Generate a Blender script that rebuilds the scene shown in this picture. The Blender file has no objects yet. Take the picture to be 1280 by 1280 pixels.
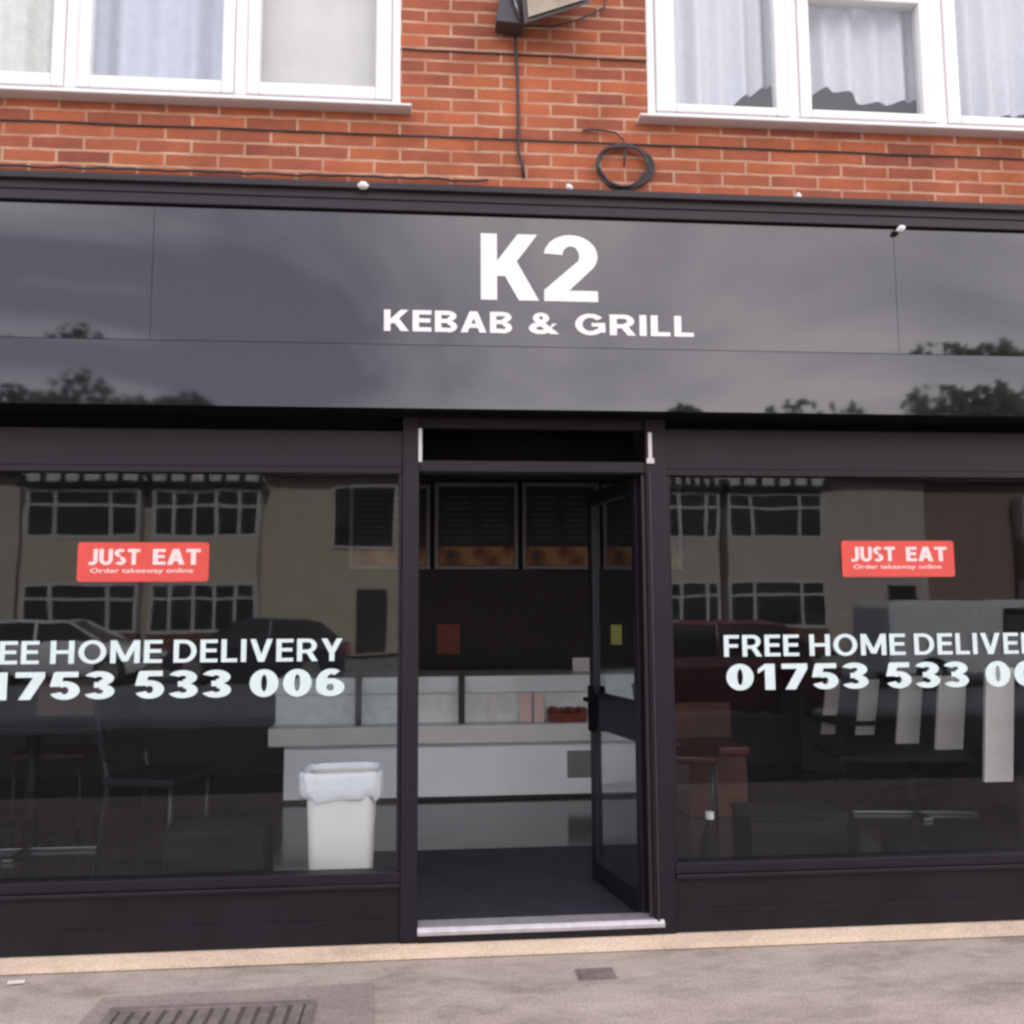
import bpy, bmesh, math, random
from mathutils import Vector, Matrix
random.seed(7)
R = math.radians
sc = bpy.context.scene
col = sc.collection

# ------------------------------------------------------------------ camera
F_PX, CX, CY = 1150.0, 640.0, 640.0
YAW, PITCH, ROLL = R(5.0), math.atan(120 / 1150), R(0.33)
CAM = Vector((0, -4.2, 1.485))
fw = Vector((math.sin(YAW) * math.cos(PITCH), math.cos(YAW) * math.cos(PITCH), math.sin(PITCH)))
r0 = Vector((math.cos(YAW), -math.sin(YAW), 0))
u0 = r0.cross(fw)
rt = r0 * math.cos(ROLL) - u0 * math.sin(ROLL)
up = u0 * math.cos(ROLL) + r0 * math.sin(ROLL)
cd = bpy.data.cameras.new("camera")
cam = bpy.data.objects.new("camera", cd)
col.objects.link(cam)
cam.matrix_world = Matrix(((rt.x, up.x, -fw.x, CAM.x), (rt.y, up.y, -fw.y, CAM.y), (rt.z, up.z, -fw.z, CAM.z), (0, 0, 0, 1)))
cd.sensor_width = 36
cd.lens = 36 * F_PX / 1280
cd.clip_start = 0.05
cd.clip_end = 2000
sc.camera = cam

# ------------------------------------------------------------------ sky, sun, exposure
SUN_EL, SUN_AZ = R(32), R(13)          # bright cloudy day, sun behind the shop: its front stands in open shade
w = bpy.data.worlds.new("World")
sc.world = w
w.use_nodes = True
nt = w.node_tree
N = nt.nodes
L = nt.links.new
bg = N["Background"]
bg.inputs[1].default_value = 0.1
sky = N.new("ShaderNodeTexSky")
sky.sky_type = 'NISHITA'
sky.sun_disc = False
sky.sun_elevation = SUN_EL
sky.sun_rotation = SUN_AZ
sky.dust_density = 2.0
tc = N.new("ShaderNodeTexCoord")
sep = N.new("ShaderNodeSeparateXYZ")
L(tc.outputs['Generated'], sep.inputs[0])
zz = N.new("ShaderNodeMath"); zz.operation = 'MAXIMUM'; zz.inputs[1].default_value = 0.0
L(sep.outputs[2], zz.inputs[0])
za = N.new("ShaderNodeMath"); za.operation = 'ADD'; za.inputs[1].default_value = 0.12
L(zz.outputs[0], za.inputs[0])
dv = N.new("ShaderNodeVectorMath"); dv.operation = 'DIVIDE'
cb = N.new("ShaderNodeCombineXYZ")
for k in range(3):
    L(za.outputs[0], cb.inputs[k])
L(tc.outputs['Generated'], dv.inputs[0]); L(cb.outputs[0], dv.inputs[1])
nz = N.new("ShaderNodeTexNoise"); nz.inputs['Scale'].default_value = 0.85; nz.inputs['Detail'].default_value = 5; nz.inputs['Roughness'].default_value = 0.5; nz.inputs['Distortion'].default_value = 0.6
L(dv.outputs[0], nz.inputs['Vector'])
cr = N.new("ShaderNodeValToRGB")
cr.color_ramp.elements[0].position = 0.38; cr.color_ramp.elements[0].color = (4.5, 4.2, 5.0, 1)
cr.color_ramp.elements[1].position = 0.62; cr.color_ramp.elements[1].color = (13.8, 12.8, 13.0, 1)
L(nz.outputs[0], cr.inputs[0])
mx = N.new("ShaderNodeMix"); mx.data_type = 'RGBA'
mx.inputs['Factor'].default_value = 0.8
L(sky.outputs[0], mx.inputs['A']); L(cr.outputs[0], mx.inputs['B'])
L(mx.outputs['Result'], bg.inputs[0])

sd = bpy.data.lights.new("sun", 'SUN')
sun = bpy.data.objects.new("sun", sd)
col.objects.link(sun)
sd.energy = 3.0
sd.angle = R(2)
sd.color = (1.0, 0.95, 0.87)
sdir = Vector((0.20, 0.83, 0.55)).normalized()     # towards the sun
sun.rotation_euler = sdir.to_track_quat('Z', 'Y').to_euler()
sky.sun_elevation = math.asin(sdir.z)
sky.sun_rotation = math.atan2(sdir.x, sdir.y)

sc.view_settings.view_transform = 'Standard'
sc.view_settings.look = 'None'
sc.view_settings.gamma = 1
sc.view_settings.exposure = 1.55
try:
    sc.cycles.use_denoising = True
    sc.cycles.filter_width = 2.7
    sc.cycles.max_bounces = 10
    sc.cycles.transparent_max_bounces = 16
    sc.cycles.sample_clamp_indirect = 6
except Exception:
    pass

# ------------------------------------------------------------------ helpers
def ray(px, py):
    return fw + rt * ((px - CX) / F_PX) - up * ((py - CY) / F_PX)
def P(px, py, Y=0.0):
    d = ray(px, py); t = (Y - CAM.y) / d.y
    return CAM + d * t
def FL(px, py, z=0.0):
    d = ray(px, py); t = (z - CAM.z) / d.z
    return CAM + d * t
def ZZ(py, Y=0.0, px=640):
    return P(px, py, Y).z
def XX(px, py, Y=0.0):
    return P(px, py, Y).x

class MB:
    """collects shapes for one mesh"""
    def __init__(self): self.bm = bmesh.new()
    def box(self, x0, x1, y0, y1, z0, z1):
        v = [self.bm.verts.new(p) for p in ((x0, y0, z0), (x1, y0, z0), (x1, y1, z0), (x0, y1, z0), (x0, y0, z1), (x1, y0, z1), (x1, y1, z1), (x0, y1, z1))]
        for f in ((0, 3, 2, 1), (4, 5, 6, 7), (0, 1, 5, 4), (1, 2, 6, 5), (2, 3, 7, 6), (3, 0, 4, 7)):
            self.bm.faces.new([v[i] for i in f])
        return self
    def frame(self, x0, x1, y0, y1, z0, z1, t, b=None):
        b = t if b is None else b
        self.box(x0, x0 + t, y0, y1, z0, z1); self.box(x1 - t, x1, y0, y1, z0, z1)
        self.box(x0 + t, x1 - t, y0, y1, z0, z0 + b); self.box(x0 + t, x1 - t, y0, y1, z1 - t, z1)
        return self
    def prism(self, pts, axis, a0, a1):
        """polygon of 2-D pts extruded along axis ('x': pts=(y,z), 'y': pts=(x,z), 'z': pts=(x,y))"""
        def mk(p, a):
            return (a, p[0], p[1]) if axis == 'x' else (p[0], a, p[1]) if axis == 'y' else (p[0], p[1], a)
        A = [self.bm.verts.new(mk(p, a0)) for p in pts]; B = [self.bm.verts.new(mk(p, a1)) for p in pts]
        n = len(pts)
        self.bm.faces.new(A); self.bm.faces.new(B[::-1])
        for i in range(n):
            self.bm.faces.new((A[i], B[i], B[(i + 1) % n], A[(i + 1) % n]))
        return self
    def tube(self, pts, r, n=8):
        pts = [Vector(p) for p in pts]; rings = []
        for i, p in enumerate(pts):
            d = (pts[min(i + 1, len(pts) - 1)] - pts[max(i - 1, 0)]).normalized()
            a = d.orthogonal().normalized() if i == 0 else (rings_a - d * rings_a.dot(d)).normalized()
            rings_a = a; b = d.cross(a)
            rr = r[i] if isinstance(r, (list, tuple)) else r
            rings.append([self.bm.verts.new(p + (a * math.cos(2 * math.pi * k / n) + b * math.sin(2 * math.pi * k / n)) * rr) for k in range(n)])
        for A, B in zip(rings, rings[1:]):
            for k in range(n):
                self.bm.faces.new((A[k], A[(k + 1) % n], B[(k + 1) % n], B[k]))
        self.bm.faces.new(rings[0][::-1]); self.bm.faces.new(rings[-1])
        return self
    def lathe(self, prof, c, n=24, sx=1, sy=1):
        rings = [[self.bm.verts.new((c[0] + r * sx * math.cos(2 * math.pi * k / n), c[1] + r * sy * math.sin(2 * math.pi * k / n), c[2] + z)) for k in range(n)] for r, z in prof]
        for A, B in zip(rings, rings[1:]):
            for k in range(n):
                self.bm.faces.new((A[k], A[(k + 1) % n], B[(k + 1) % n], B[k]))
        self.bm.faces.new(rings[0][::-1]); self.bm.faces.new(rings[-1])
        return self
    def loft(self, rings, cap=True):
        V = [[self.bm.verts.new(p) for p in ring] for ring in rings]
        n = len(V[0])
        for A, B in zip(V, V[1:]):
            for k in range(n):
                self.bm.faces.new((A[k], A[(k + 1) % n], B[(k + 1) % n], B[k]))
        if cap:
            self.bm.faces.new(V[0][::-1]); self.bm.faces.new(V[-1])
        return self
    def quad(self, *p):
        self.bm.faces.new([self.bm.verts.new(q) for q in p]); return self
    def move(self, M):
        bmesh.ops.transform(self.bm, matrix=M, verts=self.bm.verts); return self
    def build(self, name, mat, parent=None, bevel=0, smooth=False, fix=True, org=None):
        if fix: bmesh.ops.recalc_face_normals(self.bm, faces=self.bm.faces)
        if smooth:
            for f in self.bm.faces: f.smooth = True
        if org is not None:
            bmesh.ops.translate(self.bm, vec=-Vector(org), verts=self.bm.verts)
        me = bpy.data.meshes.new(name); self.bm.to_mesh(me); self.bm.free()
        o = bpy.data.objects.new(name, me); col.objects.link(o)
        if org is not None: o.location = org
        me.materials.append(mat)
        if parent is not None:
            o.parent = parent
            base = Vector((0, 0, 0)); q = parent
            while q is not None:
                base += Vector(q.location); q = q.parent
            if 'local' not in o: o.location = (Vector(o.location) - base)
        if bevel:
            b = o.modifiers.new("bevel", 'BEVEL'); b.width = bevel; b.segments = 2; b.limit_method = 'ANGLE'
        return o

def local(mb, name, mat, parent, **k):
    """like build, but the shapes are already in the parent's own space"""
    o = mb.build(name, mat, None, **k); o.parent = parent; return o
def tag(o, label, cat, group=None):
    o['label'] = label; o['category'] = cat
    if group: o['group'] = group
    return o
def structure(o): o['kind'] = 'structure'; return o
def thing(name, label, cat, loc=(0, 0, 0), rz=0, group=None):
    o = bpy.data.objects.new(name, None); col.objects.link(o)
    o.location = loc; o.rotation_euler = (0, 0, rz); o.empty_display_size = 0.2
    return tag(o, label, cat, group)
def copy_tree(o, parent=None):
    c = o.copy(); col.objects.link(c); c.parent = parent
    for ch in list(o.children): copy_tree(ch, c)
    return c

# ------------------------------------------------------------------ materials
def mat(name, rgb, rough=0.5, metal=0, spec=0.5, ior=1.5, var=0.0, vscale=6.0, bump=0.0, bscale=60.0, coat=0, rvar=0.0):
    m = bpy.data.materials.new(name); m.use_nodes = True
    t = m.node_tree; b = t.nodes['Principled BSDF']
    b.inputs['Base Color'].default_value = (*rgb, 1); b.inputs['Roughness'].default_value = rough
    b.inputs['Metallic'].default_value = metal; b.inputs['IOR'].default_value = ior
    b.inputs['Specular IOR Level'].default_value = spec
    b.inputs['Coat Weight'].default_value = coat
    if var or bump or rvar:
        c = t.nodes.new('ShaderNodeTexCoord')
        n = t.nodes.new('ShaderNodeTexNoise'); n.inputs['Scale'].default_value = vscale; n.inputs['Detail'].default_value = 6; n.inputs['Roughness'].default_value = 0.62
        t.links.new(c.outputs['Object'], n.inputs['Vector'])
    if var:
        mr = t.nodes.new('ShaderNodeMapRange'); mr.inputs[1].default_value = 0.3; mr.inputs[2].default_value = 0.7
        mr.inputs[3].default_value = 1 - var; mr.inputs[4].default_value = 1 + var
        t.links.new(n.outputs[0], mr.inputs[0])
        mm = t.nodes.new('ShaderNodeMix'); mm.data_type = 'RGBA'; mm.blend_type = 'MULTIPLY'; mm.inputs['Factor'].default_value = 1
        mm.inputs['A'].default_value = (*rgb, 1); t.links.new(mr.outputs[0], mm.inputs['B']); t.links.new(mm.outputs['Result'], b.inputs['Base Color'])
    if rvar:
        m2 = t.nodes.new('ShaderNodeMapRange'); m2.inputs[1].default_value = 0.35; m2.inputs[2].default_value = 0.7
        m2.inputs[3].default_value = max(0.02, rough - rvar); m2.inputs[4].default_value = rough + rvar
        t.links.new(n.outputs[0], m2.inputs[0]); t.links.new(m2.outputs[0], b.inputs['Roughness'])
    if bump:
        n2 = t.nodes.new('ShaderNodeTexNoise'); n2.inputs['Scale'].default_value = bscale; n2.inputs['Detail'].default_value = 4
        t.links.new(c.outputs['Object'], n2.inputs['Vector'])
        bp = t.nodes.new('ShaderNodeBump'); bp.inputs['Strength'].default_value = bump; bp.inputs['Distance'].default_value = 0.01
        t.links.new(n2.outputs[0], bp.inputs['Height']); t.links.new(bp.outputs[0], b.inputs['Normal'])
    return m

def glass_mat(name, tint=(0.9, 0.93, 0.93), f0=0.03, rough=0.0, warp=0.0):
    m = bpy.data.materials.new(name); m.use_nodes = True; t = m.node_tree
    t.nodes.remove(t.nodes['Principled BSDF'])
    out = t.nodes['Material Output']
    tr = t.nodes.new('ShaderNodeBsdfTransparent'); tr.inputs[0].default_value = (*tint, 1)
    gl = t.nodes.new('ShaderNodeBsdfGlossy'); gl.inputs['Roughness'].default_value = rough; gl.inputs[0].default_value = (0.90, 0.94, 1.0, 1)
    if warp:
        c = t.nodes.new('ShaderNodeTexCoord'); wn_ = t.nodes.new('ShaderNodeTexNoise'); wn_.inputs['Scale'].default_value = 1.7; wn_.inputs['Detail'].default_value = 2
        t.links.new(c.outputs['Object'], wn_.inputs['Vector'])
        bp = t.nodes.new('ShaderNodeBump'); bp.inputs['Strength'].default_value = 1.0; bp.inputs['Distance'].default_value = warp
        t.links.new(wn_.outputs[0], bp.inputs['Height']); t.links.new(bp.outputs[0], gl.inputs['Normal'])
    ge = t.nodes.new('ShaderNodeNewGeometry')          # Schlick reflectance, the same from either side of the sheet
    dt = t.nodes.new('ShaderNodeVectorMath'); dt.operation = 'DOT_PRODUCT'
    t.links.new(ge.outputs['Normal'], dt.inputs[0]); t.links.new(ge.outputs['Incoming'], dt.inputs[1])
    ab = t.nodes.new('ShaderNodeMath'); ab.operation = 'ABSOLUTE'; t.links.new(dt.outputs['Value'], ab.inputs[0])
    om = t.nodes.new('ShaderNodeMath'); om.operation = 'SUBTRACT'; om.inputs[0].default_value = 1; om.use_clamp = True; t.links.new(ab.outputs[0], om.inputs[1])
    pw = t.nodes.new('ShaderNodeMath'); pw.operation = 'POWER'; pw.inputs[1].default_value = 5; t.links.new(om.outputs[0], pw.inputs[0])
    fr = t.nodes.new('ShaderNodeMath'); fr.operation = 'MULTIPLY_ADD'; fr.inputs[1].default_value = 1 - f0; fr.inputs[2].default_value = f0
    t.links.new(pw.outputs[0], fr.inputs[0])
    mi = t.nodes.new('ShaderNodeMixShader')
    t.links.new(fr.outputs[0], mi.inputs[0]); t.links.new(tr.outputs[0], mi.inputs[1]); t.links.new(gl.outputs[0], mi.inputs[2])
    t.links.new(mi.outputs[0], out.inputs[0])
    return m

def brick_mat(name, c1, c2, mortar, bw, rh, ms, phase=(0, 0)):
    m = bpy.data.materials.new(name); m.use_nodes = True; t = m.node_tree; b = t.nodes['Principled BSDF']
    c = t.nodes.new('ShaderNodeTexCoord'); s = t.nodes.new('ShaderNodeSeparateXYZ'); q = t.nodes.new('ShaderNodeCombineXYZ')
    t.links.new(c.outputs['Object'], s.inputs[0])
    ax = t.nodes.new('ShaderNodeMath'); ax.inputs[1].default_value = phase[0]; t.links.new(s.outputs[0], ax.inputs[0])
    ay = t.nodes.new('ShaderNodeMath'); ay.inputs[1].default_value = phase[1]; t.links.new(s.outputs[2], ay.inputs[0])
    # wobbling joints
    nw = t.nodes.new('ShaderNodeTexNoise'); nw.inputs['Scale'].default_value = 9; t.links.new(c.outputs['Object'], nw.inputs['Vector'])
    wb = t.nodes.new('ShaderNodeVectorMath'); wb.operation = 'MULTIPLY_ADD'; wb.inputs[1].default_value = (0.012, 0.009, 0)
    t.links.new(nw.outputs[1], wb.inputs[0])
    t.links.new(ax.outputs[0], q.inputs[0]); t.links.new(ay.outputs[0], q.inputs[1]); t.links.new(q.outputs[0], wb.inputs[2])
    br = t.nodes.new('ShaderNodeTexBrick'); br.inputs['Scale'].default_value = 1
    br.inputs['Brick Width'].default_value = bw; br.inputs['Row Height'].default_value = rh
    br.inputs['Mortar Size'].default_value = ms; br.inputs['Mortar Smooth'].default_value = 0.35; br.inputs['Bias'].default_value = -0.1
    br.inputs['Color1'].default_value = (*c1, 1); br.inputs['Color2'].default_value = (*c2, 1); br.inputs['Mortar'].default_value = (*mortar, 1)
    t.links.new(wb.outputs[0], br.inputs['Vector'])
    n = t.nodes.new('ShaderNodeTexNoise'); n.inputs['Scale'].default_value = 3.2; n.inputs['Detail'].default_value = 8; n.inputs['Roughness'].default_value = 0.7
    t.links.new(c.outputs['Object'], n.inputs['Vector'])
    mr = t.nodes.new('ShaderNodeMapRange'); mr.inputs[1].default_value = 0.3; mr.inputs[2].default_value = 0.72; mr.inputs[3].default_value = 0.62; mr.inputs[4].default_value = 1.25
    t.links.new(n.outputs[0], mr.inputs[0])
    mm = t.nodes.new('ShaderNodeMix'); mm.data_type = 'RGBA'; mm.blend_type = 'MULTIPLY'; mm.inputs['Factor'].default_value = 0.85
    t.links.new(br.outputs[0], mm.inputs['A']); t.links.new(mr.outputs[0], mm.inputs['B'])
    # mortar missing or smeared with brick dust in places
    n3 = t.nodes.new('ShaderNodeTexNoise'); n3.inputs['Scale'].default_value = 5.5; n3.inputs['Detail'].default_value = 5
    t.links.new(c.outputs['Object'], n3.inputs['Vector'])
    m3 = t.nodes.new('ShaderNodeMapRange'); m3.inputs[1].default_value = 0.42; m3.inputs[2].default_value = 0.62; m3.inputs[3].default_value = 0.0; m3.inputs[4].default_value = 0.6
    t.links.new(n3.outputs[0], m3.inputs[0])
    m4 = t.nodes.new('ShaderNodeMath'); m4.operation = 'MULTIPLY'; t.links.new(m3.outputs[0], m4.inputs[0]); t.links.new(br.outputs[1], m4.inputs[1])
    sm = t.nodes.new('ShaderNodeMix'); sm.data_type = 'RGBA'; sm.inputs['B'].default_value = (c1[0] * 0.85, c1[1] * 0.95, c1[2], 1)
    t.links.new(m4.outputs[0], sm.inputs['Factor']); t.links.new(mm.outputs['Result'], sm.inputs['A'])
    t.links.new(sm.outputs['Result'], b.inputs['Base Color']); b.inputs['Roughness'].default_value = 0.9; b.inputs['Specular IOR Level'].default_value = 0.2
    n2 = t.nodes.new('ShaderNodeTexNoise'); n2.inputs['Scale'].default_value = 70; n2.inputs['Detail'].default_value = 5
    t.links.new(c.outputs['Object'], n2.inputs['Vector'])
    ad = t.nodes.new('ShaderNodeMath'); ad.operation = 'MULTIPLY_ADD'; ad.inputs[1].default_value = -1.2
    t.links.new(br.outputs[1], ad.inputs[0]); t.links.new(n2.outputs[0], ad.inputs[2])
    bp = t.nodes.new('ShaderNodeBump'); bp.inputs['Strength'].default_value = 0.6; bp.inputs['Distance'].default_value = 0.006
    t.links.new(ad.outputs[0], bp.inputs['Height']); t.links.new(bp.outputs[0], b.inputs['Normal'])
    return m

def ground_mat(name, base, dark, light, grain=0.5):
    """worn concrete / asphalt: blotches, grit, streaks"""
    m = bpy.data.materials.new(name); m.use_nodes = True; t = m.node_tree; b = t.nodes['Principled BSDF']
    c = t.nodes.new('ShaderNodeTexCoord')
    mp = t.nodes.new('ShaderNodeMapping'); mp.inputs['Scale'].default_value = (0.7, 1.6, 1); t.links.new(c.outputs['Object'], mp.inputs[0])
    n = t.nodes.new('ShaderNodeTexNoise'); n.inputs['Scale'].default_value = 2.6; n.inputs['Detail'].default_value = 8; n.inputs['Roughness'].default_value = 0.6
    t.links.new(mp.outputs[0], n.inputs['Vector'])
    r = t.nodes.new('ShaderNodeValToRGB')
    r.color_ramp.elements[0].position = 0.32; r.color_ramp.elements[0].color = (*dark, 1)
    r.color_ramp.elements[1].position = 0.68; r.color_ramp.elements[1].color = (*light, 1)
    e = r.color_ramp.elements.new(0.5); e.color = (*base, 1)
    t.links.new(n.outputs[0], r.inputs[0])
    n9 = t.nodes.new('ShaderNodeTexNoise'); n9.inputs['Scale'].default_value = 7; n9.inputs['Detail'].default_value = 6; n9.inputs['Roughness'].default_value = 0.7; n9.inputs['Distortion'].default_value = 1.2
    t.links.new(mp.outputs[0], n9.inputs['Vector'])
    bl = t.nodes.new('ShaderNodeMath'); bl.operation = 'MULTIPLY_ADD'; bl.inputs[1].default_value = 0.45; t.links.new(n9.outputs[0], bl.inputs[0])
    hl = t.nodes.new('ShaderNodeMath'); hl.operation = 'MULTIPLY_ADD'; hl.inputs[1].default_value = 0.75; hl.inputs[2].default_value = -0.1; t.links.new(n.outputs[0], hl.inputs[0]); t.links.new(hl.outputs[0], bl.inputs[2])
    t.links.new(bl.outputs[0], r.inputs[0])
    g = t.nodes.new('ShaderNodeTexNoise'); g.inputs['Scale'].default_value = 110; g.inputs['Detail'].default_value = 3
    t.links.new(c.outputs['Object'], g.inputs['Vector'])
    mr = t.nodes.new('ShaderNodeMapRange'); mr.inputs[1].default_value = 0.3; mr.inputs[2].default_value = 0.7; mr.inputs[3].default_value = 1 - grain * 0.5; mr.inputs[4].default_value = 1 + grain * 0.5
    t.links.new(g.outputs[0], mr.inputs[0])
    mm = t.nodes.new('ShaderNodeMix'); mm.data_type = 'RGBA'; mm.blend_type = 'MULTIPLY'; mm.inputs['Factor'].default_value = 1
    t.links.new(r.outputs[0], mm.inputs['A']); t.links.new(mr.outputs[0], mm.inputs['B']); t.links.new(mm.outputs['Result'], b.inputs['Base Color'])
    b.inputs['Roughness'].default_value = 0.88
    bp = t.nodes.new('ShaderNodeBump'); bp.inputs['Strength'].default_value = 0.5; bp.inputs['Distance'].default_value = 0.008
    t.links.new(g.outputs[0], bp.inputs['Height']); t.links.new(bp.outputs[0], b.inputs['Normal'])
    return m

def strip_mat(name, cols, scale, axis='X', rough=0.4):
    """food photograph on a menu board: blobs of warm colour"""
    m = bpy.data.materials.new(name); m.use_nodes = True; t = m.node_tree; b = t.nodes['Principled BSDF']
    c = t.nodes.new('ShaderNodeTexCoord')
    v = t.nodes.new('ShaderNodeTexVoronoi'); v.inputs['Scale'].default_value = scale; t.links.new(c.outputs['Object'], v.inputs['Vector'])
    n = t.nodes.new('ShaderNodeTexNoise'); n.inputs['Scale'].default_value = scale * 0.7; n.inputs['Detail'].default_value = 4; t.links.new(c.outputs['Object'], n.inputs['Vector'])
    mx_ = t.nodes.new('ShaderNodeMath'); mx_.operation = 'MULTIPLY_ADD'; mx_.inputs[1].default_value = 0.5; t.links.new(v.outputs['Distance'], mx_.inputs[0]); t.links.new(n.outputs[0], mx_.inputs[2])
    r = t.nodes.new('ShaderNodeValToRGB')
    while len(r.color_ramp.elements) < len(cols): r.color_ramp.elements.new(0.5)
    for i, k in enumerate(cols):
        r.color_ramp.elements[i].position = 0.35 + 0.5 * i / (len(cols) - 1); r.color_ramp.elements[i].color = (*k, 1)
    t.links.new(mx_.outputs[0], r.inputs[0]); t.links.new(r.outputs[0], b.inputs['Base Color']); b.inputs['Roughness'].default_value = rough
    return m

M = {}
M['brick'] = brick_mat("red_brick", (0.46, 0.140, 0.066), (0.27, 0.088, 0.058), (0.58, 0.355, 0.24), 0.241, 0.0645, 0.0082, (0.03, 0.012))
M['brick_far'] = brick_mat("brown_brick", (0.20, 0.075, 0.045), (0.15, 0.06, 0.04), (0.25, 0.2, 0.16), 0.24, 0.075, 0.008)
M['upvc'] = mat("white_upvc", (0.80, 0.79, 0.78), 0.35, var=0.03, vscale=3)
M['upvc_old'] = mat("white_upvc_sill", (0.74, 0.72, 0.69), 0.45, var=0.08, vscale=9)
M['fascia'] = mat("black_gloss_panel", (0.011, 0.0095, 0.013), 0.032, ior=1.77, rvar=0.012, vscale=1.3, bump=0.004, bscale=2.2)
M['trim'] = mat("dark_grey_trim", (0.022, 0.017, 0.023), 0.5, spec=0.4, var=0.2, vscale=4)
M['frame'] = mat("dark_grey_aluminium", (0.0105, 0.0080, 0.0140), 0.45, spec=0.35, var=0.12, vscale=5)
M['riser'] = mat("black_panel", (0.0068, 0.0054, 0.0092), 0.55, spec=0.35, var=0.3, vscale=3.5, rvar=0.12)
M['black'] = mat("soffit_black", (0.0035, 0.003, 0.0045), 0.85, spec=0.12)
M['letter'] = mat("white_acrylic", (0.82, 0.81, 0.81), 0.35)
M['vinyl'] = mat("pale_mint_vinyl", (0.66, 0.80, 0.80), 0.4, var=0.06, vscale=14)
M['sticker'] = mat("red_sticker", (0.70, 0.075, 0.058), 0.4, var=0.08, vscale=10)
M['sticker_white'] = mat("sticker_white", (0.85, 0.70, 0.68), 0.4)
M['glass'] = glass_mat("window_glass", (0.93, 0.95, 0.955), 0.021, 0.020, 0.0008)
M['glass_up'] = glass_mat("upstairs_glass", (0.96, 0.97, 0.975), 0.03)
M['glass_thin'] = glass_mat("counter_glass", (0.96, 0.98, 0.975), 0.02)
M['chrome'] = mat("bright_metal", (0.60, 0.58, 0.60), 0.4, metal=0.6, var=0.15, vscale=18)
M['chrome_dull'] = mat("dull_steel", (0.20, 0.20, 0.21), 0.35, metal=1)
M['pave'] = ground_mat("worn_pavement", (0.41, 0.348, 0.29), (0.235, 0.195, 0.165), (0.51, 0.44, 0.375), 0.55)
M['tarmac'] = ground_mat("forecourt_tarmac", (0.055, 0.053, 0.052), (0.04, 0.04, 0.04), (0.07, 0.067, 0.065), 0.4)
M['patch'] = ground_mat("tarmac_patch", (0.30, 0.254, 0.222), (0.245, 0.207, 0.184), (0.35, 0.30, 0.26), 0.5)
M['road'] = ground_mat("road_asphalt", (0.24, 0.25, 0.265), (0.20, 0.21, 0.22), (0.29, 0.30, 0.31), 0.4)
M['strip'] = ground_mat("cream_concrete", (0.57, 0.455, 0.335), (0.42, 0.335, 0.25), (0.64, 0.52, 0.39), 0.35)
M['kerb'] = ground_mat("kerb_stone", (0.33, 0.32, 0.30), (0.28, 0.27, 0.25), (0.38, 0.37, 0.35), 0.3)
M['grate'] = mat("cast_iron_drain", (0.20, 0.168, 0.15), 0.75, metal=0.1, var=0.3, vscale=20)
M['hole'] = mat("drain_dark", (0.12, 0.10, 0.092), 0.9)
M['cable'] = mat("black_cable", (0.045, 0.036, 0.037), 0.55)
M['lampbody'] = mat("floodlight_grey", (0.05, 0.047, 0.052), 0.5, var=0.2)
M['lampglass'] = mat("floodlight_glass", (0.33, 0.27, 0.20), 0.2, var=0.25, vscale=12)
M['clip'] = mat("white_plastic", (0.8, 0.79, 0.76), 0.5)
M['net'] = mat("net_curtain", (0.66, 0.68, 0.71), 0.9, spec=0.1, var=0.05, vscale=40, bump=0.2, bscale=160)
M['net_blue'] = mat("pale_blue_curtain", (0.62, 0.66, 0.72), 0.9, spec=0.1, var=0.05, vscale=18)
M['net_green'] = mat("cream_curtain", (0.76, 0.77, 0.70), 0.9, spec=0.1, var=0.1, vscale=18)
M['blind'] = mat("cream_blind", (0.72, 0.71, 0.66), 0.9, spec=0.1, var=0.06, vscale=5)
M['room'] = mat("upstairs_wall", (0.50, 0.52, 0.58), 0.9)
M['wall_dark'] = mat("dark_wall", (0.026, 0.021, 0.027), 0.6, var=0.2, vscale=2)
M['wall_side'] = mat("side_wall", (0.04, 0.035, 0.041), 0.6, var=0.2, vscale=2)
M['ceil'] = mat("shop_ceiling", (0.07, 0.065, 0.072), 0.8)
M['floor'] = mat("dark_polished_tile", (0.035, 0.032, 0.034), 0.13, ior=1.6, rvar=0.05, vscale=3, var=0.2)
M['counter'] = mat("white_counter", (0.85, 0.87, 0.90), 0.3, var=0.04, vscale=3)
M['counter_lip'] = mat("counter_steel_lip", (0.68, 0.69, 0.70), 0.35, metal=0.2, var=0.1, vscale=4)
M['counter_in'] = mat("counter_liner", (0.84, 0.85, 0.85), 0.4, var=0.12, vscale=13)
M['plinth'] = mat("counter_plinth", (0.015, 0.015, 0.018), 0.4)
M['vent'] = mat("grey_vent", (0.20, 0.20, 0.21), 0.5)
M['bin'] = mat("cream_bin_plastic", (0.70, 0.68, 0.63), 0.42, var=0.04, vscale=3)
M['bag'] = mat("white_bin_bag", (0.86, 0.89, 0.92), 0.35, bump=0.5, bscale=22)
M['board'] = mat("menu_board_black", (0.014, 0.013, 0.017), 0.35)
M['board_frame'] = mat("menu_board_frame", (0.20, 0.185, 0.20), 0.35, metal=0.4)
M['board_line'] = mat("menu_print", (0.07, 0.062, 0.066), 0.5)
M['board_red'] = mat("menu_print_red", (0.16, 0.03, 0.03), 0.5)
M['food'] = strip_mat("food_photo", [(0.02, 0.012, 0.01), (0.07, 0.03, 0.014), (0.26, 0.08, 0.028), (0.40, 0.22, 0.085)], 7)
M['seat_dark'] = mat("dark_red_leather", (0.06, 0.014, 0.012), 0.4, var=0.3)
M['seat_red'] = mat("red_brown_leather", (0.11, 0.024, 0.018), 0.4, var=0.2)
M['wood'] = mat("brown_wood", (0.085, 0.030, 0.018), 0.45, var=0.3, vscale=3)
M['table'] = mat("black_table", (0.011, 0.010, 0.013), 0.65, spec=0.25)
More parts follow.
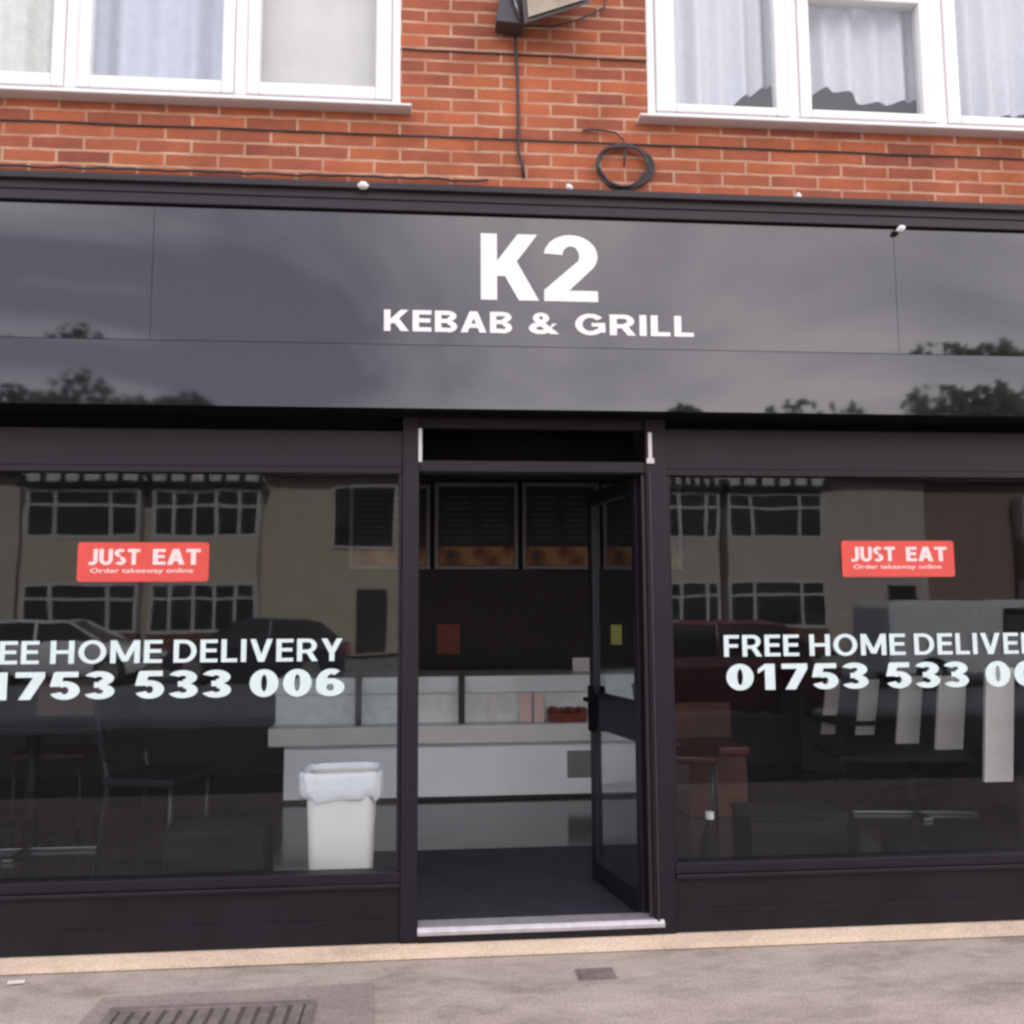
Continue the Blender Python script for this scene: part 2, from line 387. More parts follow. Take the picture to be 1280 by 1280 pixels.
M['slat'] = mat("pale_slat", (0.86, 0.80, 0.74), 0.6, var=0.08, vscale=9)
M['poster'] = mat("red_poster", (0.22, 0.05, 0.045), 0.5, var=0.3, vscale=14)
M['yellow'] = mat("yellow_green_notice", (0.9, 0.95, 0.30), 0.5)
M['paper'] = mat("paper", (0.72, 0.70, 0.68), 0.7)
M['paper_pink'] = mat("pink_paper", (0.74, 0.52, 0.50), 0.7, var=0.15, vscale=30)
M['meat'] = strip_mat("meat_tray", [(0.05, 0.015, 0.012), (0.22, 0.05, 0.035), (0.16, 0.04, 0.03)], 16)
M['greybox'] = mat("grey_cardboard", (0.012, 0.011, 0.012), 0.8, spec=0.2, var=0.15)
# far side of the street
M['render'] = mat("pebbledash", (0.55, 0.47, 0.38), 0.95, var=0.12, vscale=2, bump=0.5, bscale=40)
M['render2'] = mat("pebbledash_grey", (0.52, 0.47, 0.41), 0.95, var=0.12, vscale=2, bump=0.5, bscale=40)
M['render_brown'] = mat("brown_render", (0.30, 0.22, 0.18), 0.95, var=0.15, vscale=2)
M['tudor'] = mat("white_gable_render", (0.66, 0.63, 0.58), 0.9, var=0.08)
M['timber'] = mat("black_timber", (0.018, 0.016, 0.015), 0.7)
M['tile'] = mat("roof_tile", (0.075, 0.05, 0.045), 0.85, var=0.3, vscale=4)
M['farglass'] = mat("far_glass", (0.02, 0.022, 0.026), 0.05)
M['farwhite'] = mat("far_white", (0.58, 0.56, 0.55), 0.5)
M['leaf'] = mat("leaf", (0.045, 0.075, 0.025), 0.7, var=0.4, vscale=1.2)
M['bark'] = mat("bark", (0.09, 0.07, 0.055), 0.9, var=0.3)
M['hedge'] = mat("hedge", (0.04, 0.065, 0.025), 0.8, var=0.4, vscale=6, bump=1, bscale=30)
def paint(n, c): return mat(n, c, 0.25, ior=1.5, coat=1.0)
M['car_blue'] = paint("dark_blue_paint", (0.018, 0.026, 0.06))
M['car_red'] = paint("red_paint", (0.22, 0.016, 0.012))
M['car_white'] = paint("white_paint", (0.80, 0.81, 0.83))
M['car_silver'] = paint("silver_paint", (0.55, 0.57, 0.60))
M['leg'] = mat("dark_steel", (0.05, 0.048, 0.052), 0.4, metal=0.5)
M['tyre'] = mat("tyre_rubber", (0.02, 0.02, 0.02), 0.8)
M['rim'] = mat("alloy", (0.5, 0.5, 0.52), 0.35, metal=0.8)
M['tail'] = mat("tail_lamp", (0.5, 0.02, 0.02), 0.2)
M['head'] = mat("head_lamp", (0.85, 0.86, 0.88), 0.15)

# ------------------------------------------------------------------ lettering built stroke by stroke
def arc(cx, cy, rx, ry, a0, a1, tx, ty, n=22):
    o, i = [], []
    for k in range(n + 1):
        a = R(a0 + (a1 - a0) * k / n)
        o.append((cx + rx * math.cos(a), cy + ry * math.sin(a))); i.append((cx + (rx - tx) * math.cos(a), cy + (ry - ty) * math.sin(a)))
    return [[o[k], o[k + 1], i[k + 1], i[k]] for k in range(n)]
def rect(x0, y0, x1, y1): return [[(x0, y0), (x1, y0), (x1, y1), (x0, y1)]]
def diag(x0, y0, x1, y1, w_): return [[(x0 - w_ / 2, y0), (x0 + w_ / 2, y0), (x1 + w_ / 2, y1), (x1 - w_ / 2, y1)]]
def glyph(ch, t, h):
    """strokes (each a list of quads) in a box one unit high; t stem width, h bar height -> (strokes, width)"""
    if ch == 'K': w_ = .72; return [rect(0, 0, t, 1), diag(t * .9, .36, w_ - t * .62, 1, t * 1.22), diag(.33, .58, w_ - t * .55, 0, t * 1.25)], w_ + .02
    if ch == 'E': w_ = .56; return [rect(0, 0, t, 1), rect(t, 0, w_, h), rect(t, 1 - h, w_, 1), rect(t, .5 - h / 2 + .02, w_ * .94, .5 + h / 2 + .02)], w_
    if ch == 'F': w_ = .54; return [rect(0, 0, t, 1), rect(t, 1 - h, w_, 1), rect(t, .5 - h / 2, w_ * .92, .5 + h / 2)], w_
    if ch == 'L': w_ = .52; return [rect(0, 0, t, 1), rect(t, 0, w_, h)], w_
    if ch == 'I': return [rect(0, 0, t, 1)], t
    if ch == 'H': w_ = .72; return [rect(0, 0, t, 1), rect(w_ - t, 0, w_, 1), rect(t, .5 - h / 2 + .01, w_ - t, .5 + h / 2 + .01)], w_
    if ch == 'T': w_ = .64; return [rect(0, 1 - h, w_, 1), rect(w_ / 2 - t / 2, 0, w_ / 2 + t / 2, 1 - h)], w_
    if ch == 'B':
        w_ = .66; r2 = .28
        return [rect(0, 0, t, 1), rect(t, 0, w_ - r2, h), rect(t, 1 - h, w_ - r2, 1), rect(t, .52 - h / 2, w_ - r2, .52 + h / 2), arc(w_ - r2, .26 + .0, r2, .26 + .02, -90, 90, t, h), arc(w_ - r2, .75, r2 * .93, .25, -90, 90, t, h)], w_
    if ch == 'D': w_ = .74; r2 = .40; return [rect(0, 0, t, 1), rect(t, 0, w_ - r2, h), rect(t, 1 - h, w_ - r2, 1), arc(w_ - r2, .5, r2, .5, -90, 90, t, h)], w_
    if ch == 'R': w_ = .68; r2 = .28; return [rect(0, 0, t, 1), rect(t, 1 - h, w_ - r2 - .03, 1), rect(t, .44 - h / 2, w_ - r2 - .03, .44 + h / 2), arc(w_ - r2 - .03, .69, r2, .31, -90, 90, t, h), diag(.38, .44, w_ - t * .5, 0, t * 1.15)], w_
    if ch == 'A': w_ = .78; c = w_ / 2; return [diag(t * .56, 0, c - t * .08, 1, t * 1.08), diag(w_ - t * .56, 0, c + t * .08, 1, t * 1.08), rect(.22, .22, w_ - .22, .22 + h)], w_
    if ch == 'V': w_ = .74; c = w_ / 2; return [diag(c - t * .05, 0, t * .56, 1, t * 1.08), diag(c + t * .05, 0, w_ - t * .56, 1, t * 1.08)], w_
    if ch == 'Y': w_ = .70; c = w_ / 2; return [rect(c - t / 2, 0, c + t / 2, .46), diag(c - t * .02, .38, t * .58, 1, t * 1.12), diag(c + t * .02, .38, w_ - t * .58, 1, t * 1.12)], w_
    if ch == 'M': w_ = .90; c = w_ / 2; return [rect(0, 0, t, 1), rect(w_ - t, 0, w_, 1), diag(c, .08, t * .6, 1, t * 1.05), diag(c, .08, w_ - t * .6, 1, t * 1.05)], w_
    if ch == 'O': w_ = .84; return [arc(w_ / 2, .5, w_ / 2, .515, 0, 360, t, h, 40)], w_
    if ch == '0': w_ = .64; return [arc(w_ / 2, .5, w_ / 2, .51, 0, 360, t * 1.08, h, 40)], w_
    if ch == 'G': w_ = .80; return [arc(w_ / 2, .5, w_ / 2, .515, 38, 322, t, h, 36), rect(w_ * .54, .40, w_ - t * .05, .40 + h * .9), rect(w_ - t * 1.02, .12, w_ - t * .02, .42)], w_
    if ch == 'U': w_ = .70; return [rect(0, .34, t, 1), rect(w_ - t, .34, w_, 1), arc(w_ / 2, .35, w_ / 2, .365, 180, 360, t, h)], w_
    if ch == 'J': w_ = .46; return [rect(w_ - t, .28, w_, 1), arc(w_ - .27, .28, .27, .295, 250, 360, t, h), rect(0, -.01, w_ - .27 + .0, h - .02)], w_
    if ch == 'S':
        w_ = .60; c = w_ / 2
        return [arc(c, .745, c, .265, 35, 270, t, h), arc(c, .255, c, .27, -145, 90, t, h)], w_
    if ch == '2':
        w_ = .64; c = w_ / 2
        return [arc(c, .69, c, .32, -32, 175, t, h * 1.05), [[(0, h * .35), (0, h), (c + (c - t) * math.cos(R(-32)), .69 + (.32 - h * 1.05) * math.sin(R(-32))), (c + c * math.cos(R(-32)), .69 + .32 * math.sin(R(-32))), (t * 1.35, h)]], rect(0, 0, w_, h)], w_
    if ch == '3':
        w_ = .62; c = w_ / 2
        return [arc(c - .02, .74, c, .27, -88, 158, t, h), arc(c - .01, .27, c + .01, .28, -158, 88, t, h), rect(c - .12, .50 - h / 2 + .01, c + .02, .50 + h / 2 + .01)], w_
    if ch == '5':
        w_ = .63; c = w_ / 2
        return [rect(.10, 1 - h, w_ - .04, 1), diag(t * .5, .46, t * .5 + .075, 1 - h * .2, t * .98), arc(c, .32, c, .335, -158, 132, t, h)], w_
    if ch == '6':
        w_ = .64; c = w_ / 2
        return [arc(c, .32, c, .33, 0, 360, t, h, 36), arc(c + .02, .5, c + .02, .51, 55, 205, t, h)], w_
    if ch == '7': w_ = .61; return [rect(0, 1 - h, w_, 1), diag(.20, 0, w_ - t * .52, 1 - h, t * 1.05)], w_
    if ch == '1': w_ = .46; return [rect(w_ - t - .06, 0, w_ - .06, 1), [[(0, .62), (0, .80), (w_ - t - .055, 1), (w_ - t - .055, .80)]]], w_
    if ch == '&':
        w_ = .82
        return [arc(.33, .75, .22, .26, 0, 360, t * .85, h * .85, 30), arc(.31, .27, .31, .285, 70, 330, t, h), [[(.13, .62), (.30, .72), (w_, 0), (w_ - t * 1.2, 0)]], [[(.44, .02), (.50, .16), (.76, .50), (.64, .50)]]], w_
    return [], .3
def word(mb, text, x0, x1, z0, z1, y, t=.2, h=.17, gap=.1, step=0.00012, depth=.003):
    """fit a word into the rectangle on the plane y (front towards -y)"""
    items, w_ = [], 0
    for ch in text:
        if ch == ' ': w_ += .30; continue
        s, gw = glyph(ch, t, h); items.append((s, w_)); w_ += gw + gap
    w_ -= gap
    sx, sz = (x1 - x0) / w_, z1 - z0
    for s, off in items:
        for i, stroke in enumerate(s):
            for q in stroke:
                pts = [(x0 + (off + a) * sx, z0 + b_ * sz) for a, b_ in q]
                yy = y - i * step
                f = [mb.bm.verts.new((p[0], yy, p[1])) for p in pts]
                try: mb.bm.faces.new(f)
                except ValueError: pass
        if depth > .002:
            for i, stroke in enumerate(s):
                for q in stroke:
                    pts = [(x0 + (off + a) * sx, z0 + b_ * sz) for a, b_ in q]
                    n = len(pts)
                    for k in range(n):
                        a, b_ = pts[k], pts[(k + 1) % n]
                        mb.quad((a[0], y - i * step, a[1]), (b_[0], y - i * step, b_[1]), (b_[0], y + depth, b_[1]), (a[0], y + depth, a[1]))
    return mb

# ------------------------------------------------------------------ ground
XL, XR = -4.6, 5.2            # extent of the shop building
structure(MB().quad((-300, -300, -0.17), (300, -300, -0.17), (300, 300, -0.17), (-300, 300, -0.17)).build("ground", M['road'], fix=False))
structure(MB().box(-60, 60, -3.6, 0.0, -0.16, 0.0).build("pavement", M['pave']))
structure(MB().box(-60, 60, -8.0, -3.6, -0.16, -0.004).build("forecourt_pavement", M['tarmac']))
structure(MB().box(-60, 60, -8.15, -8.0, -0.16, 0.002).build("kerb", M['kerb']))
structure(MB().box(-60, 60, -24.0, -19.5, -0.16, 0.0).build("far_pavement", M['kerb']))
zs = 0.045
stp = MB()
pf = FL(300, 1217, 0.0)
YS = -0.10
stp.prism([(YS, 0.003), (0.10, 0.003), (0.10, 0.050), (-0.045, 0.050), (YS + .01, 0.022)], 'x', XL, XR)
structure(stp.build("concrete_footing_path", M['strip'], bevel=0.006))

# asphalt patch, drain and small cover in the pavement
a, b_, c_, d_ = FL(96, 1290, .004), FL(128, 1247, .004), FL(466, 1228, .004), FL(472, 1290, .004)
pt = MB(); pp = []
pt.quad((a.x - .03, a.y - .25, .004), (d_.x + .01, d_.y - .25, .004), (c_.x, c_.y, .004), (b_.x, b_.y, .004))
structure(pt.build("tarmac_patch_path", M['patch'], fix=False))
g0, g1 = FL(140, 1262, .01), FL(396, 1252, .01)
gx0, gx1, gy1 = g0.x, g1.x, (g0.y + g1.y) / 2
gy0 = gy1 - 0.42
dr = thing("drain_cover", "slotted iron drain cover set in a darker patch of pavement", "drain", ((gx0 + gx1) / 2, (gy0 + gy1) / 2, .006))
g = MB()
hw, hd = (gx1 - gx0) / 2, .21
g.box(-hw, hw, hd - .035, hd, 0, .014); g.box(-hw, hw, -hd, -hd + .035, 0, .014); g.box(-hw, -hw + .035, -hd + .035, hd - .035, 0, .014); g.box(hw - .035, hw, -hd + .035, hd - .035, 0, .014)
nb = 12
for i in range(nb):
    x = -hw + .035 + (2 * hw - .07) * (i + .5) / nb
    g.box(x - .020, x + .020, -hd + .035, hd - .035, 0, .011)
local(g, "grating", M['grate'], dr, bevel=.003)
local(MB().box(-hw + .034, hw - .034, -hd + .034, hd - .034, 0, .002), "sump", M['hole'], dr)
s0, s1 = FL(724, 1226, 0), FL(765, 1211, 0)
sv = thing("access_cover", "small square grey metal cover set in the pavement before the door", "cover", ((s0.x + s1.x) / 2, (s0.y + s1.y) / 2, 0.0))
hx, hy = abs(s1.x - s0.x) / 2, abs(s1.y - s0.y) / 2
local(MB().box(-hx, hx, -hy, hy, .001, .006), "rim", M['grate'], sv)
local(MB().box(-hx * .85, hx * .85, -hy * .85, hy * .85, .006, .009), "lid", M['grate'], sv, bevel=.002)

pp_ = FL(20, 1229, .004)
sc_ = MB(); sc_.bm.faces.new([sc_.bm.verts.new(q) for q in ((-.03, -.012, .002), (.0, -.018, .006), (.035, -.006, .003), (.028, .014, .008), (-.01, .016, .003), (-.034, .008, .007))])
o_ = sc_.build("paper_scrap", M['paper'], None); so_ = o_.modifiers.new('thick', 'SOLIDIFY'); so_.thickness = .001; o_.location = pp_; tag(o_, "small white scrap of paper on the pavement near the left edge", "litter")

# ------------------------------------------------------------------ the brick building
bld = thing("shop_building", "red brick building with white framed windows over a black shopfront", "building")
ZB = ZZ(300, 0)               # brick starts behind the sign
ZT = 5.6
# openings (frame outer edges)
LW = dict(x0=XL + .55, x1=XX(501, 70), z0=P(500, 137).z)
RW = dict(x0=XX(808, 70), x1=XR - .6, z0=P(812, 150).z)
for W_ in (LW, RW): W_['z1'] = W_['z0'] + 1.25
zsill = (LW['z0'] + RW['z0']) / 2
LW['z0'] = RW['z0'] = zsill; LW['z1'] = RW['z1'] = zsill + 1.25
bw_ = MB()
bw_.box(XL, XR, 0, .22, ZB, zsill)
bw_.box(XL, XR, 0, .22, zsill + 1.25, ZT + 1.0)
bw_.box(XL, LW['x0'], 0, .22, zsill, zsill + 1.25)
bw_.box(LW['x1'], RW['x0'], 0, .22, zsill, zsill + 1.25)
bw_.box(RW['x1'], XR, 0, .22, zsill, zsill + 1.25)
bw_.build("wall", M['brick'], bld)
sw = MB(); sw.box(XL, XL + .2, .221, 7.0, ZB, ZT + 1); sw.box(XR - .2, XR, .221, 7.0, ZB, ZT + 1); sw.box(XL + .2, XR - .2, 6.8, 7.0, ZB, ZT + 1)
sw.build("rear_wall", M['brick'], bld)
MB().prism([(-.25, ZT + 1.0), (7.2, ZT + 1.0), (3.5, ZT + 3.2)], 'x', XL - .1, XR + .1).build("roof", M['tile'], bld)
up_room = MB(); up_room.box(XL + .25, XR - .25, .60, .65, zsill - .8, zsill + 1.8); up_room.box(XL + .25, XR - .25, .23, .599, zsill - .85, zsill - .8); up_room.box(XL + .25, XR - .25, .23, .599, zsill + 1.8, zsill + 1.85)  # back wall set close behind the curtains to brighten the gaps under the hems
up_room.build("upstairs_room", M['room'], bld)

def casement(W_, panes, side):
    """upstairs window: outer frame, casements with their panes, sill"""
    zb, zt = W_['z0'], W_['z1']
    fy0, fy1 = -0.004, .075
    fr = MB(); fr.frame(W_['x0'], W_['x1'], fy0, fy1, zb, zt, .042)
    edges = []
    for i in range(len(panes) - 1):
        m_ = (panes[i]['x1'] + panes[i + 1]['x0']) / 2
        edges.append(m_)
        fr.box(m_ - .030, m_ + .030, fy0, fy1, zb + .042, zt - .042)
    win = fr.build("window", M['upvc'], bld, bevel=.006)
    lim = [W_['x0'] + .042] + edges + [W_['x1'] - .042]
    for i, p in enumerate(panes):
        a0 = W_['x0'] + .042 if i == 0 else edges[i - 1] + .030
        a1 = W_['x1'] - .042 if i == len(panes) - 1 else edges[i] - .030
        s_ = MB()
        tl, tr_ = p['x0'] - a0, a1 - p['x1']
        zb0, zp = zb + .042, p['z']
        zt0 = zt - .042
        y0_, y1_ = -0.014, .06
        s_.box(a0 + .001, p['x0'], y0_, y1_, zb0 + .001, zt0 - .001); s_.box(p['x1'], a1 - .001, y0_, y1_, zb0 + .001, zt0 - .001)
        s_.box(p['x0'], p['x1'], y0_, y1_, zb0 + .001, zp); 
        zbar = p.get('bar')
        if zbar:
            s_.box(p['x0'], p['x1'], y0_, y1_, zbar, zbar + .11)
        s_.box(p['x0'], p['x1'], y0_, y1_, zt0 - .05, zt0 - .001)
        s_.build("casement", M['upvc'], win, bevel=.007)
        MB().box(p['x0'], p['x1'], .022, .030, zp, zt0 - .05).build("pane", M['glass_up'], win)
    sl = MB()
    ex = .055
    xa = W_['x0'] - (ex if side > 0 else .3); xb = W_['x1'] + (ex if side < 0 else .3)
    sl.prism([(-.075, zb - .020), (-.075, zb - .008), (-.003, zb - .001), (.07, zb - .001), (.07, zb - .022), (-.06, zb - .022)], 'x', xa, xb)
    sl.build("sill", M['upvc'], win, bevel=.004)
    return win
zpL = P(400, 107).z; zpR = P(900, 133).z
pl = [dict(x0=XL + .7, x1=XX(-150, 80), z=zpL), dict(x0=XX(-110, 80), x1=XX(65, 80), z=zpL), dict(x0=XX(113, 80), x1=XX(278, 80), z=zpL), dict(x0=XX(325, 80), x1=XX(470, 80), z=zpL)]
zbar = ZZ(3, 0, 1080)
pr = [dict(x0=XX(843, 80), x1=XX(968, 80), z=zpR), dict(x0=XX(1012, 80), x1=XX(1150, 80), z=zpR, bar=zbar), dict(x0=XX(1196, 80), x1=XX(1330, 80), z=zpR), dict(x0=XX(1375, 80), x1=XR - .78, z=zpR)]
casement(LW, pl, -1)
casement(RW, pr, 1)

# curtains: gathered cloth hanging behind the panes
def curtain(x0, x1, z0, z1, y, m, name, label, cat, hem=None, fold=.026, freq=55, n=140, group=None):
    mb = MB(); rows = 10; grid = []
    for j in range(rows + 1):
        row = []
        for i in range(n + 1):
            u = i / n; x = x0 + (x1 - x0) * u; v = j / rows
            hz = hem(x) if hem else 0
            z = (z0 + hz) * (1 - v) + z1 * v
            yy = y + fold * (math.sin(x * freq + 1.3 * math.sin(x * 7)) + .5 * math.sin(x * freq * .43 + 2)) * (1 - .45 * v)
            row.append(mb.bm.verts.new((x, yy, z)))
        grid.append(row)
    for A, B in zip(grid, grid[1:]):
        for i in range(n): mb.bm.faces.new((A[i], A[i + 1], B[i + 1], B[i]))
    o = mb.build(name, m, None, smooth=True, fix=False)
    return tag(o, label, cat, group)
curtain(pl[0]['x0'], pl[1]['x1'] + .06, zsill - .02, zsill + 1.2, .14, M['net_green'], "net_curtain", "cream net curtain in the leftmost upstairs pane", "curtain")
curtain(pl[2]['x0'] - .06, pl[2]['x1'] + .08, zsill - .02, zsill + 1.2, .14, M['net_blue'], "net_curtain", "pale blue net curtain in the upstairs window beside the cream blind", "curtain", fold=.024, freq=44)
bl = thing("window_blind", "flat cream roller blind in the upstairs pane next to the brick pier", "blind", (pl[3]['x0'] - .07, .13, zsill - .01))
wbl = pl[3]['x1'] - pl[3]['x0'] + .14
local(MB().box(0, wbl, 0, .003, .02, 1.2), "blind_cloth", M['blind'], bl)
local(MB().box(0, wbl, -.006, .010, 0, .02), "bottom_bar", M['upvc_old'], bl)
def jag(seed, amp, base):
    rr = random.Random(seed); vals = [rr.random() for _ in range(200)]
    def f(x):
        k = (x + 10) * 16; i = int(k) % 199; fr_ = k - int(k)
        return base + amp * (vals[i] * (1 - fr_) + vals[i + 1] * fr_) + amp * .5 * math.sin(x * 9 + seed)
    return f
curtain(pr[0]['x0'] - .05, pr[0]['x1'] + .06, zpR - .01, zsill + 1.2, .12, M['net'], "net_curtain", "white net curtain in the upstairs pane right of the coiled cable", "curtain", hem=lambda x: max(0, .115 + .6 * (x - pr[0]['x1'] + .14) if x > pr[0]['x1'] - .20 else 0) if x > pr[0]['x1'] - .24 else 0, freq=60)
curtain(pr[1]['x0'] - .06, pr[1]['x1'] + .06, zpR, zsill + 1.2, .12, M['net'], "net_curtain", "white net curtain with uneven raised hem in the upstairs casement with a top bar", "curtain", hem=jag(3, .05, .13), freq=52)
curtain(pr[2]['x0'] - .06, pr[3]['x1'] + .06, zpR, zsill + 1.2, .12, M['net'], "net_curtain", "white net curtain in the rightmost upstairs pane", "curtain", hem=jag(5, .05, .035), freq=58)

# ------------------------------------------------------------------ shop interior shell
ZC = 2.85; YBACK = 4.0; ZF = .085
structure(MB().box(XL + .05, XR - .05, .06, YBACK + .05, ZF - .05, ZF).build("floor", M['floor']))
iw = MB(); iw.box(XL + .05, XR - .05, YBACK, YBACK + .1, ZF, ZC)
iw.build("back_wall", M['wall_dark'], bld)
for xa in (XL + .05, XR - .15): MB().box(xa, xa + .1, .12, YBACK, ZF, ZC).build("side_wall", M['wall_side'], bld)
MB().box(XL + .05, XR - .05, .12, YBACK + .1, ZC, ZC + .1).build("ceiling", M['ceil'], bld)
for xa in (XL, XR - .45): MB().box(xa, xa + .45, -.06, .3, 0.05, ZB).build("pier", M['riser'], bld)
# neighbouring shops in the same terrace, out of frame
for k, (xa, xb, lab) in enumerate(((-14, XL - .004, "red brick terrace building adjoining on the left"), (XR + .004, 15, "red brick terrace building adjoining on the right"))):
    nb_ = thing("terrace_building", lab, "building", (xa, 0, 0))
    local(MB().box(0, xb - xa, .01, 7, 0, ZT + 1), "wall", M['brick'], nb_)
    local(MB().box(.3, xb - xa - .3, -.03, .009, .05, 2.5), "shutter", M['frame'], nb_)

# ------------------------------------------------------------------ fascia sign
YFA = -.22
sg = thing("fascia_sign", "long glossy black shop sign board with raised white lettering", "sign", (0, YFA, ZZ(434, YFA)))
z_ct, z_c1, z_c2, z_pt, z_pb, z_lb = ZZ(239, YFA), ZZ(249, YFA), ZZ(258, YFA), ZZ(270, YFA), ZZ(434, YFA), ZZ(513, YFA)
MB().prism([(YFA - .030, z_c2), (YFA - .030, z_c1), (YFA - .055, z_c1 + .003), (YFA - .055, z_ct - .01), (YFA - .045, z_ct), (-.004, z_ct + .03), (-.004, z_pt), (YFA - .022, z_pt), (YFA - .022, z_c2)], 'x', XL, XR).build("cornice", M['trim'], sg, bevel=.003)
xs = XX(190, 350, YFA)
xs2 = XX(965, 400, YFA)
seams = [XL, xs, xs2 + .6, XR]
for i in range(3):
    x0_, x1_ = seams[i] + (.001 if i else 0), seams[i + 1] - .001
    MB().box(x0_, x1_, YFA, YFA + .02, z_pb + .004, z_pt - .004).build("panel", M['fascia'], sg)
# the lower board leans back a little
lean = math.tan(R(1.5)) * (z_pb - z_lb)
MB().prism([(YFA - .012, z_pb - .002), (YFA - .012 - lean, z_lb), (YFA + .02, z_lb), (YFA + .02, z_pb - .002)], 'x', XL, XR).build("lower_panel", M['fascia'], sg)
MB().box(XL, XR, YFA + .021, -.004, z_lb + .02, z_pt - .006).build("backing_box", M['black'], sg)
MB().box(XL, XR, YFA + .0215, -.035, z_lb + .002, z_lb + .019).build("soffit", M['black'], sg)
ly = YFA - .004
k2 = MB()
pK0, pK1 = P(601, 335, ly), P(673, 335, ly)
zt_, zb_ = ZZ(293.5, ly, 672), ZZ(376, ly, 672)
word(k2, "K", pK0.x, XX(674, 335, ly), zb_, zt_, ly, t=.205, h=.16, depth=.004)
word(k2, "2", XX(680, 335, ly), XX(747, 335, ly), zb_, zt_, ly, t=.22, h=.165, depth=.004)
k2.build("large_lettering", M['letter'], sg, fix=False)
kg = MB()
zt_, zb_ = ZZ(388.5, ly, 560), ZZ(415, ly, 560)
word(kg, "KEBAB", XX(480, 400, ly), XX(640, 402, ly), zb_, zt_, ly, t=.19, h=.2, gap=.10)
word(kg, "&", XX(661, 403, ly), XX(699, 403, ly), zb_, zt_, ly, t=.2, h=.2)
word(kg, "GRILL", XX(719, 405, ly), XX(867, 407, ly), zb_, zt_, ly, t=.19, h=.2, gap=.11)
kg.build("small_lettering", M['letter'], sg, fix=False)

# little white clips along the top of the sign
def clip(px, py, Y, label, s=1.0, tilt=0):
    p = P(px, py, Y)
    m_ = MB(); m_.lathe([(.004, -.014), (.016, -.010), (.019, 0), (.014, .011), (.003, .015)], (0, 0, 0), 12); m_.box(-.021, .021, -.006, .010, -.005, .005)
    m_.move(Matrix.Rotation(tilt, 4, 'Y') @ Matrix.Scale(s, 4))
    o = m_.build("cable_clip", M['clip'], None, smooth=True); o.location = p
    tag(o, label, "clip", "small white clips along the sign top")
clip(454, 232, YFA - .06, "round white cable clip on the sign top, left of the big letters", 1.15)
clip(712, 235, -.09, "white cable clip at the sign top left of the coiled cable", 1.0, .9)
clip(998, 246, -.07, "narrow upright white clip at the sign top under the right upstairs window", .95, 1.57)
clip(1126, 286, YFA - .03, "white clip low on the cornice edge at the far right", 1.05, -.5)

# ------------------------------------------------------------------ shopfront (frames, glass, door)
sf = thing("shopfront", "black aluminium shopfront with two large panes and an open glazed door", "shopfront")
z_hd0 = ZZ(536, 0, 250); 
z_gt = ZZ(592, 0, 300)                 # top of glass
zgL = P(300, 1094, -.02).z             # bottom of left glass
zgR = P(1000, 1073, -.02).z
zg = (zgL + zgR) / 2
xLpost0, xLpost1 = XX(502, 840), XX(523, 840)
xRpost0, xRpost1 = XX(810, 860), XX(836, 860)
Z0 = .05
Y0, Y1 = -.035, .035
def shop_window(x0, x1, words, label, lead):
    f = MB()
    f.box(x0, x1, -.028, .03, z_gt + .03, ZZ(537, -.028, 350 if x0 < 0 else 900))                       # header panel
    f.box(x0, x1, Y0, Y1, z_gt, z_gt + .03)
    f.box(x0, x1, Y0 - .012, Y1, zg - .045, zg)                              # sill rail
    f.box(x0, x1, Y0 - .03, Y0 - .012, zg - .062, zg - .045)
    if lead > 0: f.box(x0, x0 + .018, Y0 + .004, Y1, zg, z_gt)
    else: f.box(x1 - .018, x1, Y0 + .004, Y1, zg, z_gt)
    win = f.build("shop_window", M['frame'], sf, bevel=.003)
    MB().box(x0, x1, .012, .03, ZZ(537, -.028, 350 if x0 < 0 else 900) + .001, z_lb + .01).build('shutter_slot', M['black'], win)
    MB().box(x0 + .01, x1 - .01, -.004, .004, zg - .01, z_gt + .01).build("pane", M['glass'], win)
    lt = MB()
    for wd, a0, a1, b0, b1, tt, hh, gp in words:
        word(lt, wd, a0, a1, b0, b1, -.0062, t=tt, h=hh, gap=gp, depth=0)
    lt.build("lettering", M['vinyl'], win, fix=False)
    return win
# word spans in metres measured on the glass
zt1, zb1 = ZZ(798, 0, 340), ZZ(827, 0, 340)
zt2, zb2 = ZZ(837, 0, 340), ZZ(871, 0, 340)
zt1r, zb1r = ZZ(793, 0, 1080), ZZ(819, 0, 1080)
zt1, zb1 = (zt1 + zt1r) / 2, (zb1 + zb1r) / 2
zt2r, zb2r = ZZ(828, 0, 1080), ZZ(860, 0, 1080)
zt2, zb2 = (zt2 + zt2r) / 2, (zb2 + zb2r) / 2
def X_(px): return XX(px, 830)
dl = (X_(217), X_(428)); hm = (X_(63), X_(203))
fr_end = X_(49); fr_w = X_(999) - X_(905)
wordsL = [("FREE", fr_end - fr_w, fr_end, zb1, zt1, .172, .158, .11), ("HOME", hm[0], hm[1], zb1, zt1, .172, .158, .12), ("DELIVERY", dl[0], dl[1], zb1, zt1, .172, .158, .12),
          ("01753", X_(145) - (X_(1084) - X_(907)), X_(145), zb2, zt2, .235, .2, .1), ("533", X_(170), X_(290), zb2, zt2, .235, .2, .1), ("006", X_(313), X_(431), zb2, zt2, .235, .2, .1)]
dR = X_(1143)
wordsR = [("FREE", X_(905), X_(999), zb1, zt1, .172, .158, .11), ("HOME", X_(1012), X_(1132), zb1, zt1, .172, .158, .12), ("DELIVERY", dR, dR + dl[1] - dl[0], zb1, zt1, .172, .158, .12),
          ("01753", X_(907), X_(1084), zb2, zt2, .235, .2, .1), ("533", X_(1106), X_(1209), zb2, zt2, .235, .2, .1), ("006", X_(1230), X_(1230) + X_(431) - X_(313), zb2, zt2, .235, .2, .1)]
shop_window(XL + .45, xLpost0, wordsL, None, -1)
